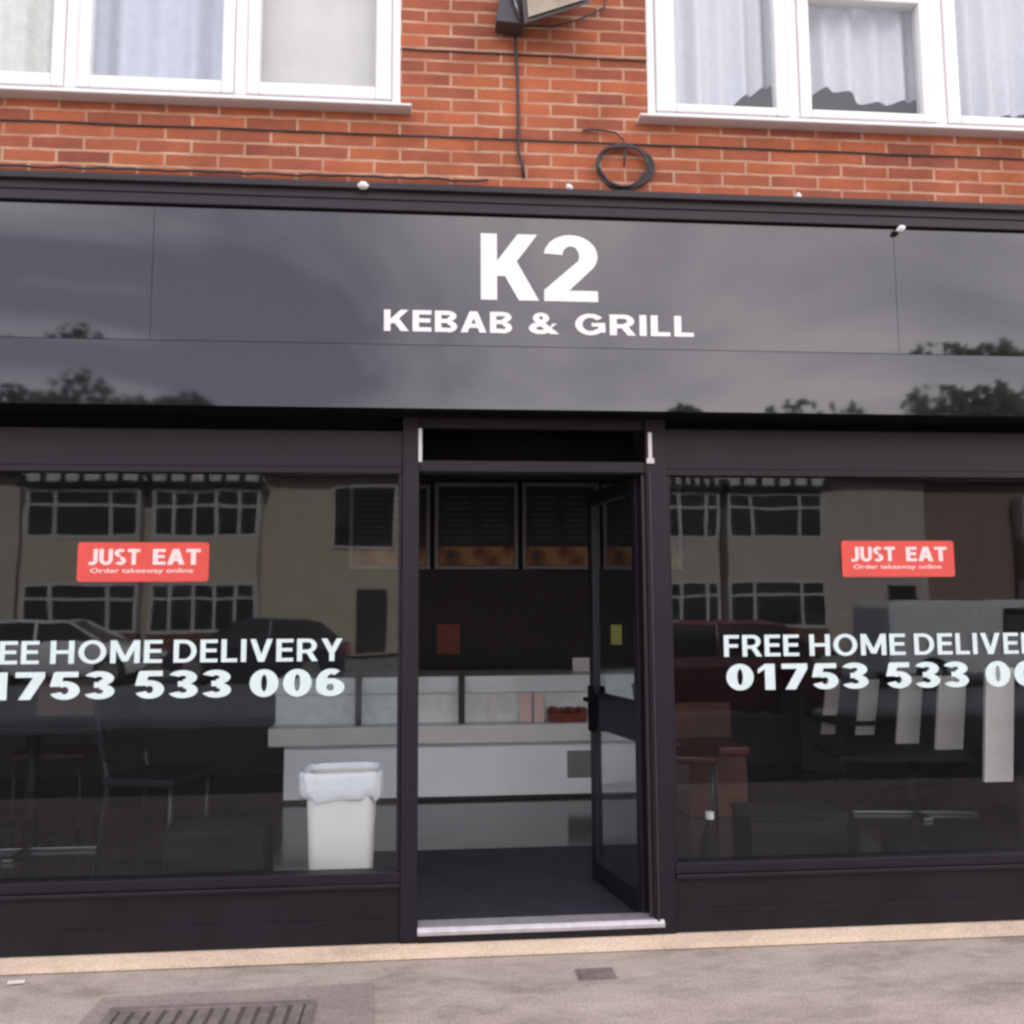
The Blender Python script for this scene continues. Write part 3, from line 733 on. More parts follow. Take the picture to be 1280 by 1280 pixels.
shop_window(xRpost1, XR - .45, wordsR, None, 1)
# stall risers below the glass
for x0_, x1_ in ((XL + .45, xLpost0), (xRpost1, XR - .45)):
    r_ = MB(); r_.box(x0_, x1_, -.03, .05, Z0 + .001, zg - .0625)
    r_.box(x0_, x1_, -.036, -.0301, Z0 + .001, Z0 + .10)
    r_.build("stall_riser", M['riser'], sf, bevel=.002)
# posts either side of the doorway, bars above the door
z_tr0, z_tr1 = ZZ(592, 0, 660), ZZ(578, 0, 660)
f = MB()
f.box(xLpost0 + .001, xLpost1, Y0 - .012, Y1 + .02, Z0, z_lb + .012)
f.box(xRpost0, xRpost1 - .001, Y0 - .012, Y1 + .02, Z0, z_lb + .012)
f.box(xLpost1, xRpost0, Y0 - .008, Y1, z_tr0, z_tr1)
f.box(xLpost1, xRpost0, Y0 + .01, Y1 - .01, z_lb - .045, z_lb + .012)
dfm = f.build("door_frame", M['frame'], sf, bevel=.004)
MB().box(xLpost1, xRpost0, .20, .21, z_tr1 - .05, z_lb + .01).build("transom_panel", M['black'], dfm)
tz = P(640, 1160, -.06)
th = MB()
th.prism([(-.062, Z0 + .034), (-.062, Z0 + .052), (-.045, Z0 + .066), (.05, Z0 + .066), (.05, Z0 + .034)], 'x', xLpost1 + .001, XX(833, 1155, -.08))
MB().box(xLpost1 + .001, xRpost0 - .001, -.045, .05, Z0 - .02, Z0 + .0335).build("door_step", M['riser'], dfm)
th.build("threshold", M['chrome'], dfm, bevel=.003)
MB().box(xLpost1 - .004, xLpost1 + .013, Y0 - .022, Y0 - .0125, ZZ(580, 0, 524), ZZ(538, 0, 524)).build("bracket", M['chrome'], dfm, bevel=.002)
bk = MB(); xb_ = XX(809, 560)
bk.box(xb_ - .009, xb_ + .009, Y0 - .022, Y0 - .0125, ZZ(581, 0, 809), ZZ(543, 0, 809)); bk.box(xb_ - .018, xb_ + .018, Y0 - .026, Y0 - .0225, ZZ(582, 0, 809), ZZ(575, 0, 809))
bk.build("bracket", M['chrome'], dfm, bevel=.002)
# hinge post trim lines
tl = MB(); tl.box(xRpost0 - .016, xRpost0 - .001, -.02, .0, Z0 + .03, z_tr0); tl.box(xRpost0 + .012, xRpost0 + .020, Y0 - .020, Y0 - .0125, Z0 + .03, z_tr0)
tl.build("hinge_trim", M['leg'], dfm)

# the door leaf, standing open into the shop
hinge = Vector((xRpost0 - .015, .04, 0)); hinge.z = ZF + .01
free = FL(745, 1100, ZF)
dvec = Vector((free.x - hinge.x, free.y - hinge.y)); dw = dvec.length
door = MB()
zt_d = z_tr0 - ZF - .02
door.box(0, .055, -.02, .02, 0, zt_d); door.box(dw - .06, dw, -.02, .02, 0, zt_d)
door.box(.055, dw - .06, -.02, .02, 0, .10); door.box(.055, dw - .06, -.02, .02, zt_d - .07, zt_d)
zmid0 = P(752, 910, free.y).z - ZF; zmid1 = P(752, 866, free.y).z - ZF
door.box(.055, dw - .06, -.02, .02, zmid0, zmid1)
dO = door.build("door", M['frame'], None, bevel=.003)
dO.parent = sf; dO.location = hinge; dO.rotation_euler = (0, 0, math.atan2(dvec.y, dvec.x))
pn = MB(); pn.box(.05, dw - .055, -.003, .003, .09, zmid0 + .01); pn.box(.05, dw - .055, -.003, .003, zmid1 - .01, zt_d - .06)
local(pn, "door_pane", M['glass'], dO)
hd_ = MB(); hd_.box(dw - .085, dw - .005, -.034, -.021, zmid0 - .02, zmid1 + .03); hd_.box(dw - .085, dw - .005, .021, .034, zmid0 - .02, zmid1 + .03)
hd_.tube([(dw - .10, .034, zmid1 - .03), (dw - .10, .085, zmid1 - .03), (dw - .17, .085, zmid1 - .03)], .012)
hd_.tube([(dw - .04, -.034, zmid1 - .03), (dw - .04, -.075, zmid1 - .03), (dw - .15, -.075, zmid1 - .03)], .012)
local(hd_, "door_handle", M['black'], dO, bevel=.003)

ym = FL(640, 1061, ZF).y
mt = thing("door_mat", "dark slate blue entrance mat on the shop floor inside the doorway", "mat", ((xLpost1 + xRpost0) / 2, (ym + .08) / 2, ZF))
local(MB().box(-1.0, .95, -(ym - .08) / 2, (ym - .08) / 2, .0005, .008), "mat_pile", mat("mat_pile", (0.027, 0.027, 0.040), 0.95, var=0.25, vscale=5, bump=0.8, bscale=240), mt, bevel=.003)

# red stickers on the glass
def sticker(px0, px1, py0, py1, label):
    c = P((px0 + px1) / 2, (py0 + py1) / 2, 0)
    x0_, x1_ = XX(px0, py0), XX(px1, py0); z1_, z0_ = P((px0 + px1) / 2, py0, 0).z, P((px0 + px1) / 2, py1, 0).z
    o = thing("window_sticker", label, "sticker", (c.x, -.0062, c.z), 0, "red delivery stickers on the shop glass")
    w2, h2 = (x1_ - x0_) / 2, (z1_ - z0_) / 2
    rad = .014; pts = []
    for cx_, cz_, a0 in ((w2 - rad, h2 - rad, 0), (-w2 + rad, h2 - rad, 90), (-w2 + rad, -h2 + rad, 180), (w2 - rad, -h2 + rad, 270)):
        for k in range(6): pts.append((cx_ + rad * math.cos(R(a0 + 18 * k)), cz_ + rad * math.sin(R(a0 + 18 * k))))
    mb = MB(); mb.prism(pts, 'y', -.0005, .0008)
    local(mb, "sticker_face", M['sticker'], o)
    t_ = MB()
    word(t_, "JUST", -w2 * .83, -w2 * .02 - .01, -h2 * .14, h2 * .66, -.0008, t=.22, h=.2, gap=.08, depth=0, step=.0001)
    word(t_, "EAT", w2 * .14, w2 * .87, -h2 * .14, h2 * .66, -.0008, t=.22, h=.2, gap=.07, depth=0, step=.0001)
    local(t_, "lettering", M['sticker_white'], o, fix=False)
    cu = bpy.data.curves.new("sticker_line", 'FONT'); cu.body = "Order takeaway online"; cu.size = 1; cu.offset = .012
    to = bpy.data.objects.new("tmp", cu); col.objects.link(to)
    bpy.context.view_layer.update()
    me = bpy.data.meshes.new_from_object(to.evaluated_get(bpy.context.evaluated_depsgraph_get()))
    bpy.data.objects.remove(to); bpy.data.curves.remove(cu)
    xs_ = [v.co.x for v in me.vertices]; ys_ = [v.co.y for v in me.vertices]
    sx_ = (w2 * 1.56) / (max(xs_) - min(xs_)); sz_ = h2 * .30 / (max(ys_) - min(ys_))
    for v in me.vertices:
        v.co = ((v.co.x - min(xs_)) * sx_ - w2 * .80, -.001, (v.co.y - min(ys_)) * sz_ - h2 * .62)
    me.materials.clear(); me.materials.append(M['sticker_white'])
    lo = bpy.data.objects.new("small_lettering", me); col.objects.link(lo); lo.parent = o
sticker(98, 262, 678, 727, "red sticker with white lettering on the window left of the doorway")
sticker(1052, 1192, 676, 721, "red sticker with white lettering on the window right of the doorway")

# ------------------------------------------------------------------ wall fittings: cables, coil, floodlight
def cable(name, pts, r, label, n=6):
    return tag(MB().tube(pts, r, n).build(name, M['cable'], None, smooth=True), label, "cable")
def wob(pa, pb, n, amp, seed, sag=0):
    rr = random.Random(seed); out = []
    for i in range(n + 1):
        u = i / n; p = pa.lerp(pb, u)
        p.z += (rr.random() - .5) * amp - sag * math.sin(math.pi * u)
        out.append(p)
    return out
Yc = -.007
zc1 = ZZ(174, Yc, 640); cable("wall_cable", wob(Vector((XL + .05, Yc, zc1)), Vector((XR - .05, Yc, zc1 - .002)), 60, .004, 1), .0042, "thin dark cable along the brickwork under both upstairs windows")
zc2 = ZZ(68, Yc, 640); cable("wall_cable", wob(Vector((LW['x1'] + .002, Yc, zc2 + .002)), Vector((RW['x0'] - .002, Yc, zc2)), 24, .004, 2), .0038, "thin dark cable across the brick pier between the upstairs windows")
zc3 = ZZ(222, -.03, 300); cable("wall_cable", wob(P(-40, 205, -.02), P(610, 226, -.02), 40, .010, 3), .006, "loose dark cable lying just above the black sign at left")
# floodlight with its lead
fl = thing("floodlight", "grey floodlight tilted on the brick pier between the upstairs windows", "floodlight", P(680, 5, -.10))
YF_ = -.12
c0 = P(680, 5, -.10)
def LP(px, py, Y): return P(px, py, Y) - c0
b = MB()
q = [LP(655, 30, -.20), LP(738, 4, -.20), LP(728, -70, -.16), LP(648, -50, -.16)]
bk_ = [LP(664, 14, -.06), LP(722, -4, -.06), LP(718, -58, -.05), LP(660, -40, -.05)]
b.loft([[tuple(v) for v in bk_], [tuple(v) for v in q]])
local(b, "housing", M['lampbody'], fl, bevel=.006)
cen = sum(q, Vector()) / 4
gl_ = [tuple(cen + (v - cen) * .86 + Vector((0, -.004, 0))) for v in q]; gl2 = [tuple(Vector(v) + Vector((0, -.006, 0))) for v in gl_]
local(MB().loft([gl_, gl2]), "lamp_glass", M['lampglass'], fl)
b = MB()
q2 = [LP(620, 26, -.12), LP(655, 30, -.12), LP(648, -30, -.11), LP(628, -30, -.11)]; q3 = [v + Vector((0, .10, 0)) for v in q2]
b.loft([[tuple(v) for v in q3], [tuple(v) for v in q2]])
local(b, "bracket", M['lampbody'], fl, bevel=.005)
b = MB(); b.tube([LP(640, -10, -.135), LP(651, 24, -.135)], .009); local(b, "steel_stay", M['chrome_dull'], fl, smooth=True)
cable("lamp_cable", [P(645, 28, -.03), P(644, 60, -.012), P(647, 100, -.012), P(648, 150, -.012), P(648, 190, -.012), P(653, 205, -.012), P(655, 222, -.012)], .0075, "black cable hanging down the brickwork from the floodlight")
cable("lamp_cable", [P(655, 32, -.05), P(690, 33, -.03), P(725, 24, -.02), P(755, 10, -.02), P(759, -10, -.02)], .005, "thin black lead looping right from the floodlight up the wall")
co = MB()
cc = P(780, 208, -.03); rx_, rz_ = .128, .108
for k in range(5):
    pts = []
    for i in range(33):
        a_ = 2 * math.pi * i / 32
        jr = 1 + .05 * math.sin(3 * a_ + k * 1.7) + .035 * (k - 2)
        pts.append((cc.x + rx_ * jr * math.cos(a_ + k) + .004 * (k - 2), cc.y + .004 * (k - 2) + .003 * math.sin(5 * a_), cc.z + rz_ * jr * math.sin(a_ + k)))
    co.tube(pts, .0062, 6)
co.tube([P(780, 208, -.04), P(781, 190, -.03), P(780, 176, -.03), P(770, 166, -.02), P(745, 162, -.012), P(728, 163, -.012)], .005, 6)
tag(co.build("cable_coil", M['cable'], None, smooth=True), "coil of black cable hung on the brick above the sign", "cable coil")

# ------------------------------------------------------------------ counter
YK = 2.75
kx0, kx1 = XX(338, 900, YK), XX(826, 900, YK)
z_bt, z_b0 = ZZ(934, YK, 640), ZZ(990, YK, 640)
z_l1, z_l0 = ZZ(905, YK - .08, 640), ZZ(931, YK - .08, 640)
z_g1, z_g0 = ZZ(866, YK, 640), ZZ(904, YK, 640)
z_t1 = ZZ(845, YK, 640)
ct = thing("display_counter", "long white glass fronted serving counter across the back of the shop", "counter", ((kx0 + kx1) / 2, YK, ZF))
MB().box(kx0 + .10, kx1 - .01, YK, YK + .75, ZF + .022, z_l0 + .005).build("body", M['counter'], ct, bevel=.01)
MB().box(kx0 + .12, kx1 - .02, YK + .03, YK + .7, ZF, ZF + .022).build("plinth", M['plinth'], ct)
MB().prism([(YK - .085, z_l0 + .02), (YK - .085, z_l1 - .01), (YK - .07, z_l1), (YK + .75, z_l1), (YK + .75, z_l0 + .006), (YK - .06, z_l0 + .006)], 'x', kx0, kx1).build("shelf_lip", M['counter_lip'], ct, bevel=.004)
MB().box(kx0 + .02, kx1 - .02, YK + .10, YK + .74, z_l1 + .001, z_g1 - .002).build("liner", M['counter_in'], ct)
MB().box(kx0 + .02, kx1 - .02, YK + .05, YK + .75, z_g1, z_t1).build("top_shelf", M['counter'], ct, bevel=.006)
for px in (448, 577): MB().box(XX(px - 4, 880, YK), XX(px + 4, 880, YK), YK - .004, YK + .02, z_l1, z_t1 + .02).build("divider", M['plinth'], ct)
MB().box(kx0 + .02, kx1 - .02, YK + .03, YK + .036, z_l1 + .001, z_t1 - .004).build("glass_front", M['glass_thin'], ct)
vx0, vx1 = XX(709, 955, YK), XX(742, 955, YK); vz0, vz1 = ZZ(972, YK, 725), ZZ(938, YK, 725)
v_ = MB(); v_.box(vx0, vx1, YK - .004, YK - .0005, vz0, vz1)
for k in range(9):
    z_ = vz0 + (vz1 - vz0) * (k + .5) / 9; v_.box(vx0 + .008, vx1 - .008, YK - .009, YK - .0045, z_ - .004, z_ + .004)
v_.build("vent_grille", M['vent'], ct)
# things behind the counter glass
def flat(name, px0, px1, py0, py1, Y, th_, m, label, cat, group=None, bevel=.002):
    p0, p1 = P(px0, py1, Y), P(px1, py0, Y)
    o = MB().box(p0.x, p1.x, Y, Y + th_, p0.z, p1.z).build(name, m, None, bevel=bevel, org=((p0.x + p1.x) / 2, Y, p0.z))
    return tag(o, label, cat, group)
flat("menu_leaflet", 650, 664, 866, 902, YK + .024, .002, M['paper_pink'], "narrow pink leaflet on the counter glass, left one", "leaflet", "pink leaflets on the counter")
flat("menu_leaflet", 668, 680, 866, 902, YK + .024, .002, M['paper_pink'], "narrow pink leaflet on the counter glass, right one", "leaflet", "pink leaflets on the counter")
flat("menu_leaflet", 612, 621, 867, 900, YK + .024, .002, M['paper'], "narrow white leaflet on the counter glass", "leaflet")
def tray(px0, px1, z0, label):
    a_ = XX(px0, 890, YK + .15); b2 = XX(px1, 890, YK + .15)
    o = thing("food_tray", label, "tray", ((a_ + b2) / 2, YK + .07, z0))
    hw_ = (b2 - a_) / 2
    local(MB().loft([[(-hw_, -.1, 0), (hw_, -.1, 0), (hw_, .1, 0), (-hw_, .1, 0)], [(-hw_ - .01, -.11, .07), (hw_ + .01, -.11, .07), (hw_ + .01, .11, .07), (-hw_ - .01, .11, .07)]]), "pan", M['meat'], o)
    t_ = MB()
    for k in range(14):
        x = random.uniform(-hw_ * .9, hw_ * .9); y = random.uniform(-.09, .09)
        t_.lathe([(.005, .0), (.03, .012), (.034, .028), (.014, .045)], (x, y, .06), 8)
    local(t_, "meat", M['meat'], o, smooth=True)
tray(684, 728, z_l1 + .002, "dark red tray of meat inside the glass counter")
flat("card_notice", 716, 742, 822, 839, YK + .45, .01, M['paper'], "small pale card standing on the counter top beside the door edge", "card")
flat("notice", 764, 777, 781, 806, YBACK - .03, .012, M['yellow'], "small yellow green notice on the dark back wall", "notice")
flat("wall_poster", 546, 575, 780, 818, YBACK - .02, .012, M['poster'], "faded red poster on the dark back wall left of centre", "poster")

# menu boards above the counter
def menu(px0, px1, py0, py1, label, seed):
    Y = YBACK - .10
    p0, p1 = P(px0, py1, Y), P(px1, py0, Y)
    o = thing("menu_board", label, "menu board", ((p0.x + p1.x) / 2, Y, p0.z), 0, "menu boards over the counter")
    w2 = (p1.x - p0.x) / 2; h = p1.z - p0.z
    local(MB().frame(-w2, w2, -.03, .05, 0, h, .035), "frame", M['board_frame'], o, bevel=.004)
    local(MB().box(-w2 + .034, w2 - .034, -.012, .04, .034, h - .034), "board_face", M['board'], o)
    local(MB().box(-w2 + .04, w2 - .04, -.017, -.0125, .04, h * .26), "food_picture", M['food'], o)
    rr = random.Random(seed); t_ = MB(); 
    for cx_ in (-.45, .42):
        for k in range(8):
            z_ = h * (.36 + .066 * k); l_ = w2 * rr.uniform(.18, .38)
            t_.box(cx_ * w2 - l_, cx_ * w2 + l_, -.015, -.0125, z_, z_ + .012)
    local(t_, "print_lines", M['board_line'], o)
menu(436, 538, 606, 712, "dark menu board over the counter, seen through the left window beside the doorway", 1)
menu(543, 647, 604, 712, "dark menu board with brown food pictures at the left of the doorway", 2)
menu(653, 748, 604, 712, "dark menu board with orange food pictures at the middle of the doorway", 3)
menu(754, 850, 606, 712, "dark menu board over the counter behind the open door", 4)

# ------------------------------------------------------------------ litter bin behind the left window
bY = .32
bx = (XX(382, 1040, bY) + XX(466, 1040, bY)) / 2
bwid = XX(466, 1040, bY) - XX(382, 1040, bY)
bz1 = P(423, 985, bY).z; bzt = P(423, 968, bY).z
rim = XX(477, 975, bY) - XX(369, 975, bY)
bn = thing("litter_bin", "cream plastic bin with a white liner behind the left shop window", "bin", (bx, bY + .14, ZF))
def rr_ring(w2, d2, rad, z, n=6):
    pts = []
    for cx_, cy_, a0 in ((w2 - rad, d2 - rad, 0), (-w2 + rad, d2 - rad, 90), (-w2 + rad, -d2 + rad, 180), (w2 - rad, -d2 + rad, 270)):
        for k in range(n): pts.append((cx_ + rad * math.cos(R(a0 + 90 * k / (n - 1))), cy_ + rad * math.sin(R(a0 + 90 * k / (n - 1))), z))
    return pts
H_ = bzt - ZF
local(MB().loft([rr_ring(bwid * .42, .12, .04, 0), rr_ring(bwid * .45, .125, .045, .02), rr_ring(bwid * .52, .15, .05, H_ - .02), rr_ring(bwid * .50, .14, .05, H_ - .02), rr_ring(bwid * .42, .11, .04, .03)]), "bin_body", M['bin'], bn, smooth=True)
rb = random.Random(4)
rings = []
zl = P(423, 1000, bY).z - ZF
n_ = 44
def liner_ring(s, z, wav):
    out = []
    for k in range(n_):
        a_ = 2 * math.pi * k / n_
        c_, s_ = math.cos(a_), math.sin(a_)
        e = 4.5
        x = math.copysign(abs(c_) ** (2 / e), c_) * rim / 2 * s; y = math.copysign(abs(s_) ** (2 / e), s_) * .165 * s
        j = 1 + .025 * math.sin(a_ * 13 + z * 40) + .015 * math.sin(a_ * 29)
        out.append((x * j, y * j, z + wav * (math.sin(a_ * 5 + 1) * .6 + math.sin(a_ * 11) * .4)))
    return out
rings = [liner_ring(.92, zl, .018), liner_ring(1.0, zl + .03, .012), liner_ring(.985, (zl + H_) / 2, .002), liner_ring(1.0, H_ - .012, .002), liner_ring(.97, H_ + .010, .003), liner_ring(.90, H_ + .006, .004), liner_ring(.84, H_ - .10, .004)]
lb = MB(); lb.loft(rings, cap=False); lb.bm.faces.new([v for v in list(lb.bm.verts)[-n_:]])
local(lb, "bin_liner", M['bag'], bn, smooth=True)

# ------------------------------------------------------------------ tables, chairs, bench
def table(loc, w_, d_, label, rz=0, h=.74):
    o = thing("dining_table", label, "table", loc, rz)
    local(MB().box(-w_ / 2, w_ / 2, -d_ / 2, d_ / 2, h - .03, h), "tabletop", M['table'], o, bevel=.004)
    local(MB().tube([(0, 0, .02), (0, 0, h - .03)], .035, 12), "column", M['table'], o, smooth=True)
    b_ = MB(); b_.box(-w_ * .36, w_ * .36, -.03, .03, 0, .022); b_.box(-.03, .03, -d_ * .4, -.031, 0, .021); b_.box(-.03, .03, .031, d_ * .4, 0, .021)
    local(b_, "foot", M['chrome_dull'], o, bevel=.004)
    return o
def chair(loc, rz, label, m):
    o = thing("dining_chair", label, "chair", loc, rz)
    local(MB().box(-.23, .23, -.22, .22, .43, .48), "seat", m, o, bevel=.015)
    local(MB().loft([[(-.22, .20, .56), (.22, .20, .56), (.22, .235, .56), (-.22, .235, .56)], [(-.22, .27, .92), (.22, .27, .92), (.22, .30, .92), (-.22, .30, .92)]]), "backrest", m, o, bevel=.012)
    for sx in (-1, 1):
        local(MB().tube([(sx * .20, -.19, 0), (sx * .20, -.19, .43)], .013), "leg", M['leg'], o, smooth=True)
        local(MB().tube([(sx * .20, .24, 0), (sx * .20, .19, .44), (sx * .20, .22, .58), (sx * .20, .28, .86)], .013), "leg", M['leg'], o, smooth=True)
    return o
table((XX(1135, 945, 2.0), 1.95, ZF), 1.15, .6, "low black table behind the right window beside the pale slats", R(-8), .42)
table((3.6, 3.2, ZF), .9, .7, "black table at the rear right of the shop", 0, .5)
chair((1.62, 1.75, ZF), R(70), "dark red upholstered chair beside the low black table inside the right window", M['seat_dark'])
bp = P(878, 950, 2.3)
bs = thing("bench_seat", "brown wooden bench with a red back near the right end of the counter", "bench", (bp.x + .02, 2.2, ZF))
local(MB().box(-.22, .22, -.22, .22, .40, .46), "seat", M['seat_red'], bs, bevel=.015)
local(MB().box(-.22, .22, .17, .22, .461, .72), "backrest", M['wood'], bs, bevel=.01)
local(MB().box(-.20, .20, -.19, .16, .0, .399), "base", M['wood'], bs)
table((-2.35, 1.6, ZF), 1.1, .7, "black table inside the left window")
chair((-1.55, 1.35, ZF), R(75), "dark steel legged chair inside the left window beside the counter end", M['table'])
chair((-2.5, 2.35, ZF), R(5), "brown backed chair behind the table inside the left window", M['wood'])
# grey boxes on the floor behind the glass
def carton(px0, px1, py0, py1, Y, label):
    p0, p1 = P(px0, py1, Y), P(px1, py0, Y)
    o = thing("storage_box", label, "box", ((p0.x + p1.x) / 2, Y + .15, ZF), 0, "grey boxes on the shop floor")
    hw_ = (p1.x - p0.x) / 2; hh_ = p1.z - ZF
    local(MB().box(-hw_, hw_, -.15, .15, 0, hh_ - .03), "box_body", M['greybox'], o, bevel=.004)
    local(MB().box(-hw_ - .006, hw_ + .006, -.156, .156, hh_ - .0295, hh_), "lid", M['greybox'], o, bevel=.003)
carton(201, 330, 1036, 1085, .45, "dark grey lidded box on the floor behind the left window")
carton(940, 1058, 1016, 1070, .45, "dark grey lidded box on the floor behind the right window")
pb_ = P(888, 1050, .5)
bo = thing("plastic_bottle", "small pale bottle on the floor behind the right window by the door post", "bottle", (pb_.x, .5, ZF))
local(MB().lathe([(.045, 0), (.05, .02), (.05, .22), (.02, .30), (.018, .33)], (0, 0, 0), 16), "bottle_body", M['greybox'], bo, smooth=True)
local(MB().lathe([(.022, .331), (.022, .365)], (0, 0, 0), 12), "cap", M['clip'], bo)

# pale slats leaning along the right-hand side
slats = [(1030, 1047, 850, 918, 3.3), (1073, 1096, 850, 919, 2.9), (1124, 1152, 845, 930, 2.35), (1173, 1207, 845, 940, 1.95), (1234, 1270, 835, 978, 1.45), (1345, 1390, 820, 1020, 1.05)]
names = ["narrowest pale slat, farthest back at the right", "second narrowest pale slat at the right, next to the farthest", "pale slat at the right, third from the rear", "pale slat at the right, third from the window end", "widest fully visible pale slat, nearest the window at the right", "pale slat cut off by the right edge"]
for (a0, a1, t0, t1, Y), nm in zip(slats, names):
    p0, p1 = P(a0 - 3, t1, Y), P(a1 - 3, t0, Y); tp = XX(a1 + 7, t0, Y) - XX(a1 - 3, t0, Y)
    w_ = XX(a1, t1, Y) - XX(a0, t1, Y)
    zt_ = P(a0, t0, Y).z
    o = MB().loft([[(p0.x, Y, p0.z), (p0.x + w_, Y, p0.z), (p0.x + w_, Y + .03, p0.z), (p0.x, Y + .03, p0.z)], [(p0.x + tp, Y, zt_), (p0.x + w_ + tp, Y, zt_), (p0.x + w_ + tp, Y + .03, zt_), (p0.x + tp, Y + .03, zt_)]]).build("wall_slat", M['slat'], None, bevel=.004, org=(p0.x, Y, p0.z))
    tag(o, nm, "slat", "pale slats along the right of the shop")

# dark panelled screen the slats are fixed to
sp = []
for (a0, a1, t0, t1, Y) in slats:
    sp.append((XX((a0 + a1) / 2, t1, Y), Y))
sp = sorted(sp, key=lambda q: q[1])
scr = MB(); fr_ = [(x, y + .038) for x, y in sp]
fr_ = [(fr_[0][0] + .42, fr_[0][1] - .05)] + [(x + .19, y + .10) for i, (x, y) in enumerate(fr_)] + [(fr_[-1][0] - .10, fr_[-1][1] + .35)]
scr.prism(fr_ + [(x + .03, y + .06) for x, y in fr_[::-1]], 'z', ZF, 1.42)
tag(scr.build("panel_screen", M['wall_dark'], None), "dark low screen at the right of the shop behind the row of pale slats", "screen")

# ------------------------------------------------------------------ the far side of the street (seen in the glass)
def house(x0, w_, y, label, wallm, ridge=8.6, bays=((.02, .36), (.40, .76)), gable=True, mull=4):
    o = thing("house", label, "house", (x0, y, 0))
    ev = 5.75
    local(MB().box(0, w_, -7, 0, 0, ev), "wall", M[wallm], o)
    rf = local(MB().prism([(-7.4, ev), (.5, ev), (.5, ev + .12), (-3.4, ridge), (-7.4, ev + .12)], 'x', -.15, w_ + .15), "roof", M['tile'], o)
    local(MB().box(w_ * .46, w_ * .46 + .9, -3.9, -3.2, ridge - .4, ridge + .9), "chimney", M['brick_far'], rf)
    for bi, (u0, u1) in enumerate(bays):
        a_, b2 = w_ * u0, w_ * u1
        if gable:
            gb = local(MB().prism([(a_ - .2, 5.35), (b2 + .2, 5.35), ((a_ + b2) / 2 + 1.0, 7.3), ((a_ + b2) / 2 - 1.0, 7.3)], 'y', .0, .75), "gable", M['tudor'], o)
            t_ = MB(); n = 6
            for k in range(n + 1):
                x = a_ + (b2 - a_) * k / n; hgt = min(7.2, 5.4 + 1.9 * (1 - abs(k / n - .5) * 2) + .3)
                t_.box(x - .08, x + .08, .751, .80, 5.48, hgt)
            t_.box(a_ - .2, b2 + .2, .751, .82, 5.30, 5.47)
            local(t_, "timber", M['timber'], gb)
        for z0_, z1_ in ((3.75, 5.25), (.75, 2.35)):
            f_ = MB(); f_.frame(a_ + .05, b2 - .05, .05, .62, z0_, z1_, .10)
            n = mull[bi] if isinstance(mull, tuple) else mull
            for k in range(1, n):
                x = a_ + (b2 - a_) * (k + (.22 if n == 3 and k == 2 else -.22 if n == 3 else 0)) / n; f_.box(x - .05, x + .05, .55, .62, z0_ + .1, z1_ - .1)
            f_.box(a_ + .15, b2 - .15, .56, .61, z1_ - .55, z1_ - .47)
            wn = local(f_, "window", M['farwhite'], o)
            local(MB().box(a_ + .15, b2 - .15, .50, .54, z0_ + .1, z1_ - .1), "pane", M['farglass'], wn)
        local(MB().box(a_ + .05, b2 - .05, .005, .60, 2.35, 3.75), "bay_panel", M[wallm], o)
        local(MB().box(a_ + .05, b2 - .05, .005, .60, 0, .75), "bay_base", M['brick_far'], o)
    dr_ = local(MB().box(w_ * .86, w_ * .86 + .95, .005, .06, .1, 2.15), "door", M['timber'], o)
    local(MB().box(w_ * .86 + .8, w_ * .86 + .86, .061, .10, 1.05, 1.12), "handle", M['rim'], dr_)
    return o
HY = -26.0
hA = house(-12.9, 12.2, HY, "pale rendered house with timbered gables reflected in the left window", 'render', bays=((.025, .312), (.336, .615)), mull=(3, 5))
f_ = MB().frame(9.7, 11.7, .005, .09, 3.4, 5.5, .07)
wn = local(f_, "window", M['farwhite'], hA)
local(MB().box(9.77, 11.63, .02, .05, 3.47, 5.43), "pane", M['farglass'], wn)
house(-23.1, 10.1, HY, "pale rendered house with timbered gables beyond the left edge", 'render2')
house(-.65, 7.4, HY - 1.2, "brown brick house opposite the doorway", 'brick_far', bays=((.05, .33), (.6, .9)), gable=False, ridge=8.0)
house(6.9, 10.0, HY, "grey rendered house with timbered gables reflected in the right window", 'render2', bays=((.07, .26), (.28, .62)), mull=3)
house(17.1, 10.0, HY - .6, "plain grey brown house reflected at the far right of the right window", 'render_brown', bays=((.34, .62),), gable=False, ridge=8.4, mull=3)
house(27.4, 10.0, HY, "pale rendered house beyond the right edge", 'render')

